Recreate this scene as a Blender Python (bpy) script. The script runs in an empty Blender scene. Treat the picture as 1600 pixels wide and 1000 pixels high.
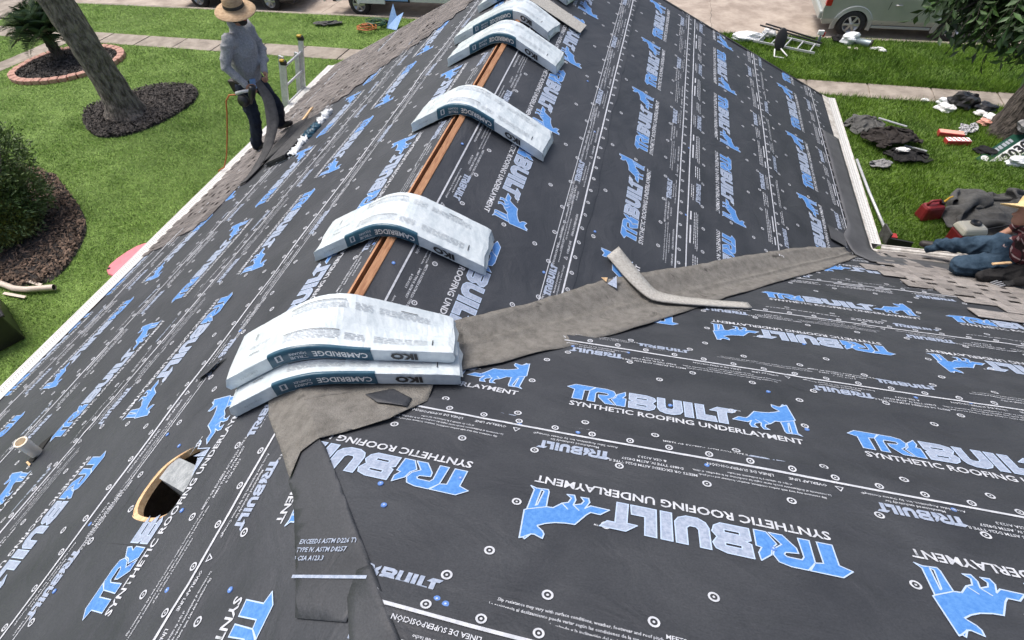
import bpy, bmesh, math, random
import numpy as np
from mathutils import Vector, Matrix
random.seed(7); RNG = np.random.default_rng(7)
R = math.radians
SC = bpy.context.scene
COL = SC.collection

# ------------------------------------------------------------------ camera
cam = bpy.data.cameras.new('camera'); camo = bpy.data.objects.new('camera', cam); COL.objects.link(camo)
cam.sensor_width = 36.0; cam.lens = 852.98 / 1600 * 36; cam.clip_start = 0.05; cam.clip_end = 600
_r, _u, _f = Vector((.97264, .22862, -.04126)), Vector((-.14421, .73342, .6643)), Vector((-.18213, .64018, -.74633))
camo.matrix_world = Matrix(((_r.x, _u.x, -_f.x, 1.4139), (_r.y, _u.y, -_f.y, -1.20303), (_r.z, _u.z, -_f.z, 6.6249), (0, 0, 0, 1)))
SC.camera = camo
# ------------------------------------------------------------------ sky, sun, exposure (hazy overcast noon)
SUN_EL, SUN_AZ = 66.0, 288.0
wd = bpy.data.worlds.new('World'); SC.world = wd; wd.use_nodes = True
nt = wd.node_tree; bg = nt.nodes['Background']
sky = nt.nodes.new('ShaderNodeTexSky'); sky.sky_type = 'NISHITA'; sky.sun_disc = False
sky.sun_elevation = R(SUN_EL); sky.sun_rotation = R(SUN_AZ); sky.air_density = 1.0; sky.dust_density = 6.0; sky.ozone_density = 0.6
nt.links.new(sky.outputs[0], bg.inputs[0]); bg.inputs[1].default_value = 0.15
sl = bpy.data.lights.new('sun', 'SUN'); sl.energy = 2.0; sl.angle = R(22); sl.color = (1, .992, .978)
so = bpy.data.objects.new('sun', sl); COL.objects.link(so)
_d = Vector((math.sin(R(SUN_AZ)) * math.cos(R(SUN_EL)), math.cos(R(SUN_AZ)) * math.cos(R(SUN_EL)), math.sin(R(SUN_EL))))
so.rotation_euler = _d.to_track_quat('Z', 'Y').to_euler(); so.location = (0, 0, 30)
SC.view_settings.view_transform = 'Standard'; SC.view_settings.look = 'None'
SC.view_settings.gamma = 1; SC.view_settings.use_curve_mapping = False; SC.view_settings.exposure = 0.30

# ------------------------------------------------------------------ materials
def mat(name, col, rough=.7, col2=None, scale=6.0, detail=5.0, bump=0.0, bscale=None, metal=0.0, spec=.5, island=0.0, stretch=None, dist=.01, coat=0.0, wave=None, hi=.62, lo=.38):
    m = bpy.data.materials.new(name); m.use_nodes = True
    n, l = m.node_tree.nodes, m.node_tree.links
    b = n['Principled BSDF']; b.inputs['Roughness'].default_value = rough; b.inputs['Metallic'].default_value = metal
    b.inputs['Specular IOR Level'].default_value = spec; b.inputs['Coat Weight'].default_value = coat
    b.inputs['Base Color'].default_value = (*col, 1)
    tc = n.new('ShaderNodeTexCoord'); vec = tc.outputs['Object']
    if stretch:
        mp = n.new('ShaderNodeMapping'); mp.inputs['Scale'].default_value = stretch; l.new(vec, mp.inputs[0]); vec = mp.outputs[0]
    out = None
    if col2 is not None:
        t = n.new('ShaderNodeTexNoise'); t.inputs['Scale'].default_value = scale; t.inputs['Detail'].default_value = detail; t.inputs['Roughness'].default_value = .65
        l.new(vec, t.inputs['Vector'])
        r = n.new('ShaderNodeValToRGB'); r.color_ramp.elements[0].position = lo; r.color_ramp.elements[1].position = hi
        r.color_ramp.elements[0].color = (*col, 1); r.color_ramp.elements[1].color = (*col2, 1)
        l.new(t.outputs['Fac'], r.inputs[0]); out = r.outputs[0]
    if island:
        g = n.new('ShaderNodeNewGeometry'); h = n.new('ShaderNodeHueSaturation')
        mr = n.new('ShaderNodeMapRange'); mr.inputs[3].default_value = 1 - island; mr.inputs[4].default_value = 1 + island
        l.new(g.outputs['Random Per Island'], mr.inputs[0]); l.new(mr.outputs[0], h.inputs['Value'])
        if out is None: h.inputs['Color'].default_value = (*col, 1)
        else: l.new(out, h.inputs['Color'])
        out = h.outputs[0]
    if out is not None: l.new(out, b.inputs['Base Color'])
    if bump:
        t2 = n.new('ShaderNodeTexNoise'); t2.inputs['Scale'].default_value = bscale or scale * 4; t2.inputs['Detail'].default_value = 6
        l.new(vec, t2.inputs['Vector'])
        bp = n.new('ShaderNodeBump'); bp.inputs['Strength'].default_value = bump; bp.inputs['Distance'].default_value = dist
        l.new(t2.outputs['Fac'], bp.inputs['Height']); l.new(bp.outputs[0], b.inputs['Normal'])
    return m

def sheet_mat(name, col, col2, along, rough=.55, big=.012):
    """woven synthetic sheet: fine ribs along the roll, soft creases, dust"""
    m = bpy.data.materials.new(name); m.use_nodes = True
    n, l = m.node_tree.nodes, m.node_tree.links; b = n['Principled BSDF']; b.inputs['Roughness'].default_value = rough
    b.inputs['Specular IOR Level'].default_value = .45
    tc = n.new('ShaderNodeTexCoord')
    mp = n.new('ShaderNodeMapping'); l.new(tc.outputs['Object'], mp.inputs[0])
    mp.inputs['Scale'].default_value = (.75, 1, 1) if along == 'x' else (1, .75, 1)
    def noise(v, s, d, dist=0):
        t = n.new('ShaderNodeTexNoise'); t.inputs['Scale'].default_value = s; t.inputs['Detail'].default_value = d; t.inputs['Distortion'].default_value = dist
        l.new(v, t.inputs['Vector']); return t.outputs['Fac']
    a = noise(mp.outputs[0], 3.5, 8, .4); sp = noise(tc.outputs['Object'], 160, 2)
    r = n.new('ShaderNodeValToRGB'); r.color_ramp.elements[0].position = .35; r.color_ramp.elements[1].position = .72
    r.color_ramp.elements[0].color = (*col, 1); r.color_ramp.elements[1].color = (*col2, 1); l.new(a, r.inputs[0])
    du = noise(tc.outputs['Object'], 1.1, 10, .8); dr = n.new('ShaderNodeValToRGB'); dr.color_ramp.elements[0].position = .52; dr.color_ramp.elements[1].position = .78; dr.color_ramp.elements[1].color = (.32, .32, .32, 1); l.new(du, dr.inputs[0])
    dm = n.new('ShaderNodeMixRGB'); dm.inputs[2].default_value = (.074, .080, .090, 1); l.new(dr.outputs[0], dm.inputs[0]); l.new(r.outputs[0], dm.inputs[1]); r = dm
    mx = n.new('ShaderNodeMixRGB'); mx.blend_type = 'OVERLAY'; mx.inputs[0].default_value = .45; l.new(r.outputs[0], mx.inputs[1]); l.new(sp, mx.inputs[2])
    l.new(mx.outputs[0], b.inputs['Base Color'])
    rr = n.new('ShaderNodeMapRange'); rr.inputs[3].default_value = rough - .1; rr.inputs[4].default_value = rough + .15; l.new(a, rr.inputs[0]); l.new(rr.outputs[0], b.inputs['Roughness'])
    mp2 = n.new('ShaderNodeMapping'); l.new(tc.outputs['Object'], mp2.inputs[0]); mp2.inputs['Scale'].default_value = (.12, 1, 1) if along == 'x' else (1, .12, 1)
    ribs = noise(mp2.outputs[0], 190, 2); cre = noise(mp.outputs[0], 5, 5, 1.6)
    b1 = n.new('ShaderNodeBump'); b1.inputs['Strength'].default_value = .35; b1.inputs['Distance'].default_value = .0018; l.new(ribs, b1.inputs['Height'])
    b2 = n.new('ShaderNodeBump'); b2.inputs['Strength'].default_value = .8; b2.inputs['Distance'].default_value = big; l.new(cre, b2.inputs['Height']); l.new(b1.outputs[0], b2.inputs['Normal'])
    l.new(b2.outputs[0], b.inputs['Normal'])
    return m
M = {}
M['sheet_y'] = sheet_mat('underlayment_lengthwise', (.029, .0325, .040), (.045, .049, .058), 'y')
M['sheet_x'] = sheet_mat('underlayment_crosswise', (.028, .0305, .0365), (.044, .0475, .0545), 'x')
M['blue'] = mat('blue_ink', (.056, .190, .50), .55, (.092, .250, .56), 60, 4, .25, 90, dist=.002)
M['silver'] = mat('silver_ink', (.245, .295, .395), .5, (.36, .41, .51), 70, 5, .25, 90, dist=.002)
M['white'] = mat('white_ink', (.42, .44, .48), .55, (.56, .58, .62), 40, 4)
M['pale'] = mat('pale_outline_ink', (.42, .52, .68), .55)
M['felt'] = mat('valley_felt', (.100, .094, .084), .92, (.215, .205, .186), 16, 16, .9, 120, dist=.006, lo=.28, hi=.74)
def stains(m):
    n, l = m.node_tree.nodes, m.node_tree.links; b = n['Principled BSDF']; src = b.inputs['Base Color'].links[0].from_socket; tc = n.new('ShaderNodeTexCoord')
    t = n.new('ShaderNodeTexNoise'); t.inputs['Scale'].default_value = 7; t.inputs['Detail'].default_value = 6; t.inputs['Distortion'].default_value = .6; l.new(tc.outputs['Object'], t.inputs['Vector'])
    r = n.new('ShaderNodeValToRGB'); r.color_ramp.elements[0].position = .64; r.color_ramp.elements[1].position = .72; l.new(t.outputs['Fac'], r.inputs[0])
    g = n.new('ShaderNodeTexNoise'); g.inputs['Scale'].default_value = 420; g.inputs['Detail'].default_value = 2; l.new(tc.outputs['Object'], g.inputs['Vector'])
    ov = n.new('ShaderNodeMixRGB'); ov.blend_type = 'OVERLAY'; ov.inputs[0].default_value = .7; l.new(src, ov.inputs[1]); l.new(g.outputs['Fac'], ov.inputs[2])
    mx = n.new('ShaderNodeMixRGB'); mx.inputs[2].default_value = (.045, .042, .038, 1); l.new(r.outputs[0], mx.inputs[0]); l.new(ov.outputs[0], mx.inputs[1]); l.new(mx.outputs[0], b.inputs['Base Color'])
stains(M['felt'])
M['felt2'] = mat('smooth_starter_membrane', (.060, .062, .068), .6, (.085, .088, .095), 4, 6, .3, 60, dist=.004)
def shingle_mat(name, base, k):
    m = mat(name, base, .92, tuple(c * k for c in base), 9, 8, .8, 260, island=.16, dist=.004)
    n, l = m.node_tree.nodes, m.node_tree.links; b = n['Principled BSDF']
    src = b.inputs['Base Color'].links[0].from_socket
    oi = n.new('ShaderNodeObjectInfo'); h = n.new('ShaderNodeHueSaturation'); mr = n.new('ShaderNodeMapRange'); mr.inputs[3].default_value = .82; mr.inputs[4].default_value = 1.18
    tc = n.new('ShaderNodeTexCoord'); t = n.new('ShaderNodeTexNoise'); t.inputs['Scale'].default_value = 300; l.new(tc.outputs['Object'], t.inputs['Vector'])
    mx = n.new('ShaderNodeMixRGB'); mx.blend_type = 'OVERLAY'; mx.inputs[0].default_value = .8; l.new(src, mx.inputs[1]); l.new(t.outputs['Fac'], mx.inputs[2])
    l.new(oi.outputs['Random'], mr.inputs[0]); l.new(mr.outputs[0], h.inputs['Value']); l.new(mx.outputs[0], h.inputs['Color']); l.new(h.outputs[0], b.inputs['Base Color'])
    return m
M['shingle'] = shingle_mat('granular_shingle', (.125, .113, .107), 1.4)
M['shingle_warm'] = shingle_mat('granular_shingle_warm', (.195, .180, .168), 1.35)
M['shingle_dark'] = mat('shingle_back', (.038, .038, .040), .85, (.066, .066, .068), 14, 6, .5, 150, dist=.003)
M['granule_light'] = mat('pale_granules', (.30, .29, .265), .95, (.44, .43, .40), 60, 8, .6, 250, dist=.003)
M['wood'] = mat('sawn_pine', (.30, .135, .065), .7, (.47, .25, .13), 14, 8, .3, 60, stretch=(6, .6, 6), dist=.003)
M['ply'] = mat('plywood_edge', (.52, .32, .16), .75, (.72, .52, .30), 22, 8, .4, 90, dist=.003)
M['deck'] = mat('roof_decking', (.20, .14, .09), .85, (.28, .20, .13), 3, 6)
M['wrap'] = mat('white_plastic_wrap', (.50, .565, .60), .26, (.63, .685, .71), 10, 8, .30, 34, spec=.5, dist=.010)
M['label'] = mat('teal_label', (.016, .068, .112), .35, (.03, .10, .15), 9, 3, .35, 26, dist=.008)
M['inkblack'] = mat('black_ink', (.02, .02, .022), .5)
M['inkgrey'] = mat('grey_ink', (.30, .33, .36), .45, (.42, .45, .48), 30)
M['gutterwhite'] = mat('white_aluminium', (.74, .73, .70), .45, (.62, .60, .56), 5, 8, .1, 60)
M['dirtywhite'] = mat('stained_white_metal', (.70, .68, .64), .5, (.40, .37, .33), 9, 10, .2, 60)
M['guard'] = mat('gutter_guard', (.55, .55, .53), .5, (.66, .66, .64), 40)
M['hole'] = mat('dark_opening', (.012, .012, .012), .9)
M['perf'] = mat('guard_perforation', (.30, .30, .29), .8)
M['pvc'] = mat('pvc_pipe', (.84, .74, .58), .45, (.88, .80, .66), 9)
M['galv'] = mat('galvanised_metal', (.30, .32, .34), .45, (.46, .48, .50), 22, 8, .25, 50, metal=.35)
M['alu'] = mat('aluminium', (.50, .51, .52), .4, (.64, .65, .66), 20, 5, .1, 60, metal=.3)
M['bluecap'] = mat('blue_plastic_cap', (.10, .21, .52), .45)
M['brickwall'] = mat('house_brick', (.33, .20, .15), .85, (.45, .29, .22), 12, 6, .4, 40)
M['lawn'] = mat('lawn_turf', (.105, .175, .034), .95, (.155, .245, .052), 2.2, 8, .8, 60, dist=.03)
M['grass'] = mat('grass_blades', (.150, .262, .042), .6, (.250, .385, .088), 1.1, 8, island=.5, spec=.3)
M['grass_shaded'] = mat('deep_green_shaded_grass_blades', (.058, .128, .010), .6, (.125, .225, .020), 1.0, 8, island=.5, spec=.3)  # deeper green, with tree shade over the right lawn darkened into it
M['mulch'] = mat('dark_mulch', (.022, .020, .019), .95, (.055, .046, .040), 14, 8, 1.0, 30, dist=.03)
M['chip'] = mat('mulch_chip', (.035, .031, .029), .9, (.10, .088, .078), 6, 4, island=.6)
M['chipbrown'] = mat('brown_mulch_chip', (.055, .036, .025), .9, (.20, .135, .095), 6, 4, island=.6)
M['concrete'] = mat('pavement_concrete', (.215, .185, .152), .9, (.36, .315, .265), 2.2, 14, .4, 90, dist=.004)
M['street'] = mat('street_concrete', (.27, .22, .18), .9, (.43, .365, .305), 1.6, 14, .5, 60, dist=.006)
M['brick_edge'] = mat('edging_brick', (.38, .20, .15), .85, (.52, .31, .25), 9, 6, .4, 60)
M['bark'] = mat('tree_bark', (.085, .072, .060), .95, (.270, .240, .205), 13, 12, 1.0, 15, stretch=(1, 1, .35), dist=.16, lo=.40, hi=.60)
M['bark_d'] = mat('dark_tree_bark', (.038, .032, .026), .95, (.120, .102, .088), 13, 12, 1.0, 15, stretch=(1, 1, .35), dist=.14, lo=.4, hi=.62)
M['leaf'] = mat('broad_leaf', (.022, .055, .012), .5, (.052, .110, .024), 2, 4, island=.45)
M['bush'] = mat('bush_leaf', (.065, .115, .036), .55, (.160, .220, .078), 1.6, 5, island=.45)
M['bush_sunlit'] = mat('bush_leaf_sunlit', (.13, .17, .035), .55, (.23, .26, .06), 1.6, 5, island=.4)  # sunlight on the bush's near side, put into a yellower leaf colour
M['frond'] = mat('palm_frond', (.022, .052, .016), .45, (.050, .095, .028), 4, 4, island=.3)
M['asphaltcrack'] = mat('crack', (.10, .085, .075), .95)
M['tyre'] = mat('tyre_rubber', (.016, .016, .017), .75, (.03, .03, .03), 20)
M['rim'] = mat('alloy_rim', (.55, .55, .55), .3, metal=.8)
M['suv'] = mat('pale_green_silver_paint', (.37, .395, .36), .3, (.40, .425, .39), 3, metal=.3, coat=.6)
M['flare'] = mat('silver_trim_paint', (.40, .43, .41), .38, metal=.3, coat=.3)
M['blackpaint'] = mat('black_paint', (.012, .013, .015), .25, coat=.6)
M['vanwhite'] = mat('white_paint', (.74, .76, .77), .35, (.70, .72, .73), 4, coat=.4)
M['glass'] = mat('dark_glass', (.02, .024, .026), .06, spec=.8)
M['redlens'] = mat('red_lens', (.42, .02, .02), .2, coat=.5)
M['plastic_d'] = mat('dark_trim_plastic', (.025, .025, .026), .6)
M['skin'] = mat('skin', (.34, .175, .115), .55, (.40, .21, .14), 12)
M['hair'] = mat('dark_hair', (.016, .012, .010), .7)
def cloth(name, a, b, s=7, bump=.9, bs=11, d=.03, **k): return mat(name, a, .9, b, s, 6, bump, bs, dist=d, spec=.2, **k)
M['shirt'] = cloth('heather_grey_jersey', (.25, .255, .265), (.35, .355, .365), 60, .35, 30, .01)
M['jeans_d'] = cloth('dark_jeans', (.014, .018, .030), (.030, .037, .055), 6, .8, 10)
M['jeans'] = cloth('blue_jeans', (.014, .030, .050), (.046, .078, .115), 6, .9, 10)
M['blackcloth'] = cloth('black_cloth', (.012, .012, .013), (.030, .029, .029), 5)
M['greycloth'] = cloth('grey_canvas', (.072, .072, .070), (.118, .118, .114), 5, .6, 14, .03)
M['palecloth'] = cloth('pale_grey_cloth', (.16, .16, .165), (.30, .30, .30), 12)
M['browncloth'] = cloth('dark_brown_cloth', (.022, .019, .018), (.046, .040, .037), 5)
M['straw'] = mat('straw', (.36, .235, .13), .8, (.52, .37, .225), 22, 6, .7, 120, stretch=(1, 1, 3), dist=.005)
M['straw_y'] = mat('yellow_straw', (.62, .45, .20), .7, (.72, .56, .30), 22, 6, .6, 120, dist=.005)
M['leather'] = mat('dark_leather', (.025, .02, .018), .6)
M['glove'] = cloth('black_knit_glove', (.016, .016, .017), (.035, .035, .036), 30)
M['gloverib'] = mat('grey_glove_rib', (.30, .31, .33), .8)
M['orange'] = mat('orange_hose', (.45, .14, .035), .5)
M['green'] = mat('green_hose', (.03, .10, .05), .5)
M['pink'] = mat('pink_plastic', (.66, .17, .20), .45, (.72, .21, .25), 4)
M['blackplastic'] = mat('black_plastic', (.012, .012, .013), .38, (.02, .02, .021), 5)
M['beige'] = mat('beige_downspout', (.58, .49, .41), .45, (.66, .57, .49), 6)
M['bluesheet'] = mat('blue_sheet', (.20, .36, .66), .55, (.27, .44, .72), 8)
M['red'] = mat('red_plastic', (.16, .012, .016), .45, (.23, .02, .022), 6)
M['paper'] = mat('white_paper', (.72, .72, .71), .8, (.80, .80, .79), 9)
M['cardred'] = mat('red_carton', (.42, .035, .035), .6)
M['cardpink'] = mat('salmon_carton', (.72, .36, .28), .7)
M['signgreen'] = mat('green_panel', (.010, .060, .038), .5, (.014, .075, .048), 6)
M['cream'] = mat('cream_plastic', (.62, .60, .50), .4)
M['yellow'] = mat('yellow_plastic', (.55, .33, .03), .45)
M['clearbag'] = mat('thin_white_bag', (.70, .73, .75), .25, (.80, .82, .83), 10, 4, .9, 20, dist=.02)
M['cupgrey'] = mat('brushed_tumbler', (.20, .25, .27), .35, metal=.5)
def plaid_mat():
    m = cloth('maroon_plaid', (.060, .018, .022), (.10, .028, .032), 6)
    n, l = m.node_tree.nodes, m.node_tree.links; b = n['Principled BSDF']; src = b.inputs['Base Color'].links[0].from_socket
    tc = n.new('ShaderNodeTexCoord'); prev = src
    for d, s in (('Z', 5.5), ('X', 5.5)):
        w = n.new('ShaderNodeTexWave'); w.bands_direction = d; w.inputs['Scale'].default_value = s; w.inputs['Distortion'].default_value = 1.2; l.new(tc.outputs['Object'], w.inputs['Vector'])
        r = n.new('ShaderNodeValToRGB'); r.color_ramp.elements[0].position = .82; r.color_ramp.elements[1].position = .93; l.new(w.outputs['Fac'], r.inputs[0])
        mx = n.new('ShaderNodeMixRGB'); mx.inputs[2].default_value = (.33, .25, .24, 1) if d == 'Z' else (.02, .012, .012, 1); l.new(r.outputs[0], mx.inputs[0]); l.new(prev, mx.inputs[1]); prev = mx.outputs[0]
    l.new(prev, b.inputs['Base Color']); return m
M['plaid'] = plaid_mat()
M['check'] = mat('checked_cotton', (.10, .10, .11), .9, (.55, .55, .56), 26, 2, lo=.46, hi=.54)

# ------------------------------------------------------------------ mesh helpers
class MB:
    def __init__(s): s.v, s.f, s.m = [], [], []
    def add(s, vs, fs, mi=0):
        o = len(s.v); s.v += [tuple(v) for v in vs]; s.f += [tuple(i + o for i in f) for f in fs]; s.m += [mi] * len(fs); return s
    def box(s, c, d, mi=0, rot=None, top=(1, 1)):
        vs = []
        for z in (-.5, .5):
            kx, ky = (top if z > 0 else (1, 1))
            for x, y in ((-.5, -.5), (.5, -.5), (.5, .5), (-.5, .5)):
                p = Vector((x * d[0] * kx, y * d[1] * ky, z * d[2]))
                if rot is not None: p = rot @ p
                vs.append(p + Vector(c))
        return s.add(vs, [(3, 2, 1, 0), (4, 5, 6, 7), (0, 1, 5, 4), (1, 2, 6, 5), (2, 3, 7, 6), (3, 0, 4, 7)], mi)
    def tube(s, pts, r, n=8, mi=0, caps=True):
        pts = [Vector(p) for p in pts]; rs = r if isinstance(r, (list, tuple)) else [r] * len(pts)
        t0 = (pts[1] - pts[0]).normalized(); up = Vector((0, 0, 1)) if abs(t0.z) < .9 else Vector((1, 0, 0))
        a = t0.cross(up).normalized(); vs = []
        for i, p in enumerate(pts):
            t = (pts[min(i + 1, len(pts) - 1)] - pts[max(i - 1, 0)]).normalized()
            a = (a - t * a.dot(t)).normalized(); b = t.cross(a)
            for k in range(n):
                q = 2 * math.pi * k / n; vs.append(p + (a * math.cos(q) + b * math.sin(q)) * rs[i])
        fs = [(i * n + k, i * n + (k + 1) % n, (i + 1) * n + (k + 1) % n, (i + 1) * n + k) for i in range(len(pts) - 1) for k in range(n)]
        if caps: fs += [tuple(range(n))[::-1], tuple((len(pts) - 1) * n + k for k in range(n))]
        return s.add(vs, fs, mi)
    def lathe(s, prof, n=24, c=(0, 0, 0), mi=0, rot=None, sx=1, sy=1):
        vs = []
        for r, z in prof:
            for k in range(n):
                q = 2 * math.pi * k / n; p = Vector((r * math.cos(q) * sx, r * math.sin(q) * sy, z))
                if rot is not None: p = rot @ p
                vs.append(p + Vector(c))
        fs = [(i * n + k, i * n + (k + 1) % n, (i + 1) * n + (k + 1) % n, (i + 1) * n + k) for i in range(len(prof) - 1) for k in range(n)]
        return s.add(vs, fs, mi)
    def prism(s, poly, z0, z1, mi=0):
        n = len(poly); vs = [(x, y, z0) for x, y in poly] + [(x, y, z1) for x, y in poly]
        return s.add(vs, [tuple(range(n))[::-1], tuple(range(n, 2 * n))] + [(i, (i + 1) % n, n + (i + 1) % n, n + i) for i in range(n)], mi)
    def mesh(s, name, mats, smooth=False):
        me = bpy.data.meshes.new(name); me.from_pydata(s.v, [], s.f)
        for m in (mats if isinstance(mats, (list, tuple)) else [mats]): me.materials.append(m)
        me.polygons.foreach_set('material_index', s.m)
        if smooth: me.polygons.foreach_set('use_smooth', [True] * len(me.polygons))
        me.update(); return me
    def build(s, name, mats, parent=None, loc=(0, 0, 0), rz=0, smooth=False, bevel=0):
        o = link(name, s.mesh(name, mats, smooth), parent, loc, rz)
        if bevel:
            b = o.modifiers.new('bevel', 'BEVEL'); b.width = bevel; b.segments = 2; b.limit_method = 'ANGLE'; b.angle_limit = R(40)
        return o
def link(name, data, parent=None, loc=(0, 0, 0), rz=0):
    o = bpy.data.objects.new(name, data); COL.objects.link(o); o.parent = parent; o.location = loc; o.rotation_euler = (0, 0, rz); return o
def tag(o, label=None, cat=None, group=None, kind=None):
    if label: o['label'] = label
    if cat: o['category'] = cat
    if group: o['group'] = group
    if kind: o['kind'] = kind
    return o
def thing(name, label, cat, loc=(0, 0, 0), rz=0, group=None): return tag(link(name, None, None, loc, rz), label, cat, group)
def npmesh(name, V, F, mats, midx=None, smooth=False):
    """fast mesh from arrays, all faces with the same number of corners"""
    V = np.asarray(V, np.float32); F = np.asarray(F, np.int32); k = F.shape[1]
    me = bpy.data.meshes.new(name); me.vertices.add(len(V)); me.vertices.foreach_set('co', V.ravel())
    me.loops.add(F.size); me.loops.foreach_set('vertex_index', F.ravel())
    me.polygons.add(len(F)); me.polygons.foreach_set('loop_start', np.arange(len(F), dtype=np.int32) * k)
    for m in (mats if isinstance(mats, (list, tuple)) else [mats]): me.materials.append(m)
    if midx is not None: me.polygons.foreach_set('material_index', np.asarray(midx, np.int32))
    if smooth: me.polygons.foreach_set('use_smooth', np.ones(len(F), bool))
    me.update(calc_edges=True); me.validate(); return me
def inpoly(P, poly):
    P = np.asarray(P); x, y = P[:, 0], P[:, 1]; c = np.zeros(len(P), bool); n = len(poly)
    for i in range(n):
        x0, y0 = poly[i]; x1, y1 = poly[(i + 1) % n]
        if y0 == y1: continue
        c ^= ((y0 > y) != (y1 > y)) & (x < (x1 - x0) * (y - y0) / (y1 - y0) + x0)
    return c
def smoothpoly(poly, it=2):
    for _ in range(it):
        q = []
        for i in range(len(poly)):
            a, b = poly[i], poly[(i + 1) % len(poly)]
            q += [(a[0] * .75 + b[0] * .25, a[1] * .75 + b[1] * .25), (a[0] * .25 + b[0] * .75, a[1] * .25 + b[1] * .75)]
        poly = q
    return poly
def bake(o, name, parent, mats, smooth=True):
    bpy.context.view_layer.update(); dg = bpy.context.evaluated_depsgraph_get()
    me = bpy.data.meshes.new_from_object(o.evaluated_get(dg)); bpy.data.objects.remove(o)
    me.materials.clear()
    for m in (mats if isinstance(mats, (list, tuple)) else [mats]): me.materials.append(m)
    if smooth: me.polygons.foreach_set('use_smooth', [True] * len(me.polygons))
    return link(name, me, parent)
def fold(o, amp, seed, fr=26.0):
    """creases in clothing: ridged displacement along the normals"""
    me = o.data; n = len(me.vertices); P = np.empty(n * 3, np.float32); me.vertices.foreach_get('co', P); P = P.reshape(-1, 3); N = np.empty(n * 3, np.float32); me.vertices.foreach_get('normal', N); N = N.reshape(-1, 3); rg = np.random.default_rng(seed); h = np.zeros(n)
    for k in range(7):
        d = rg.normal(0, 1, 3); d[2] *= 1.3; d /= np.linalg.norm(d); w = rg.uniform(.6, 1.6) * fr; g = .5 + .5 * np.sin(P @ (rg.normal(0, 1, 3) * 9) + rg.uniform(0, 6)); wob = .8 * np.sin(P @ (rg.normal(0, 1, 3) * 14))
        h += g ** 2 * (1 - np.abs(np.sin(P @ d * w + wob + k))) ** 2
    P = P + N * (h[:, None] - h.mean()) * amp; me.vertices.foreach_set('co', P.astype(np.float32).ravel()); me.update(); return o
def blob(name, caps, m, parent, vox=.014, sm=8):
    """one continuous surface grown round tapered limbs: caps = (p0, p1, r0, r1)"""
    mb = MB()
    for p0, p1, r0, r1 in caps:
        bm = bmesh.new()
        for p, r in ((p0, r0), (p1, r1)): bmesh.ops.create_icosphere(bm, subdivisions=2, radius=r, matrix=Matrix.Translation(p))
        pts = [v.co.copy() for v in bm.verts]; bm.free(); bm = bmesh.new()
        for p in pts: bm.verts.new(p)
        bmesh.ops.convex_hull(bm, input=bm.verts[:]); bmesh.ops.delete(bm, geom=[v for v in bm.verts if not v.link_faces], context='VERTS'); bm.verts.index_update()
        mb.add([v.co.copy() for v in bm.verts], [tuple(v.index for v in f.verts) for f in bm.faces]); bm.free()
    me = mb.mesh(name, [])
    o = link(name, me); r = o.modifiers.new('r', 'REMESH'); r.mode = 'VOXEL'; r.voxel_size = vox
    s = o.modifiers.new('s', 'SMOOTH'); s.factor = .5; s.iterations = sm
    return bake(o, name, parent, m)
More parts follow.
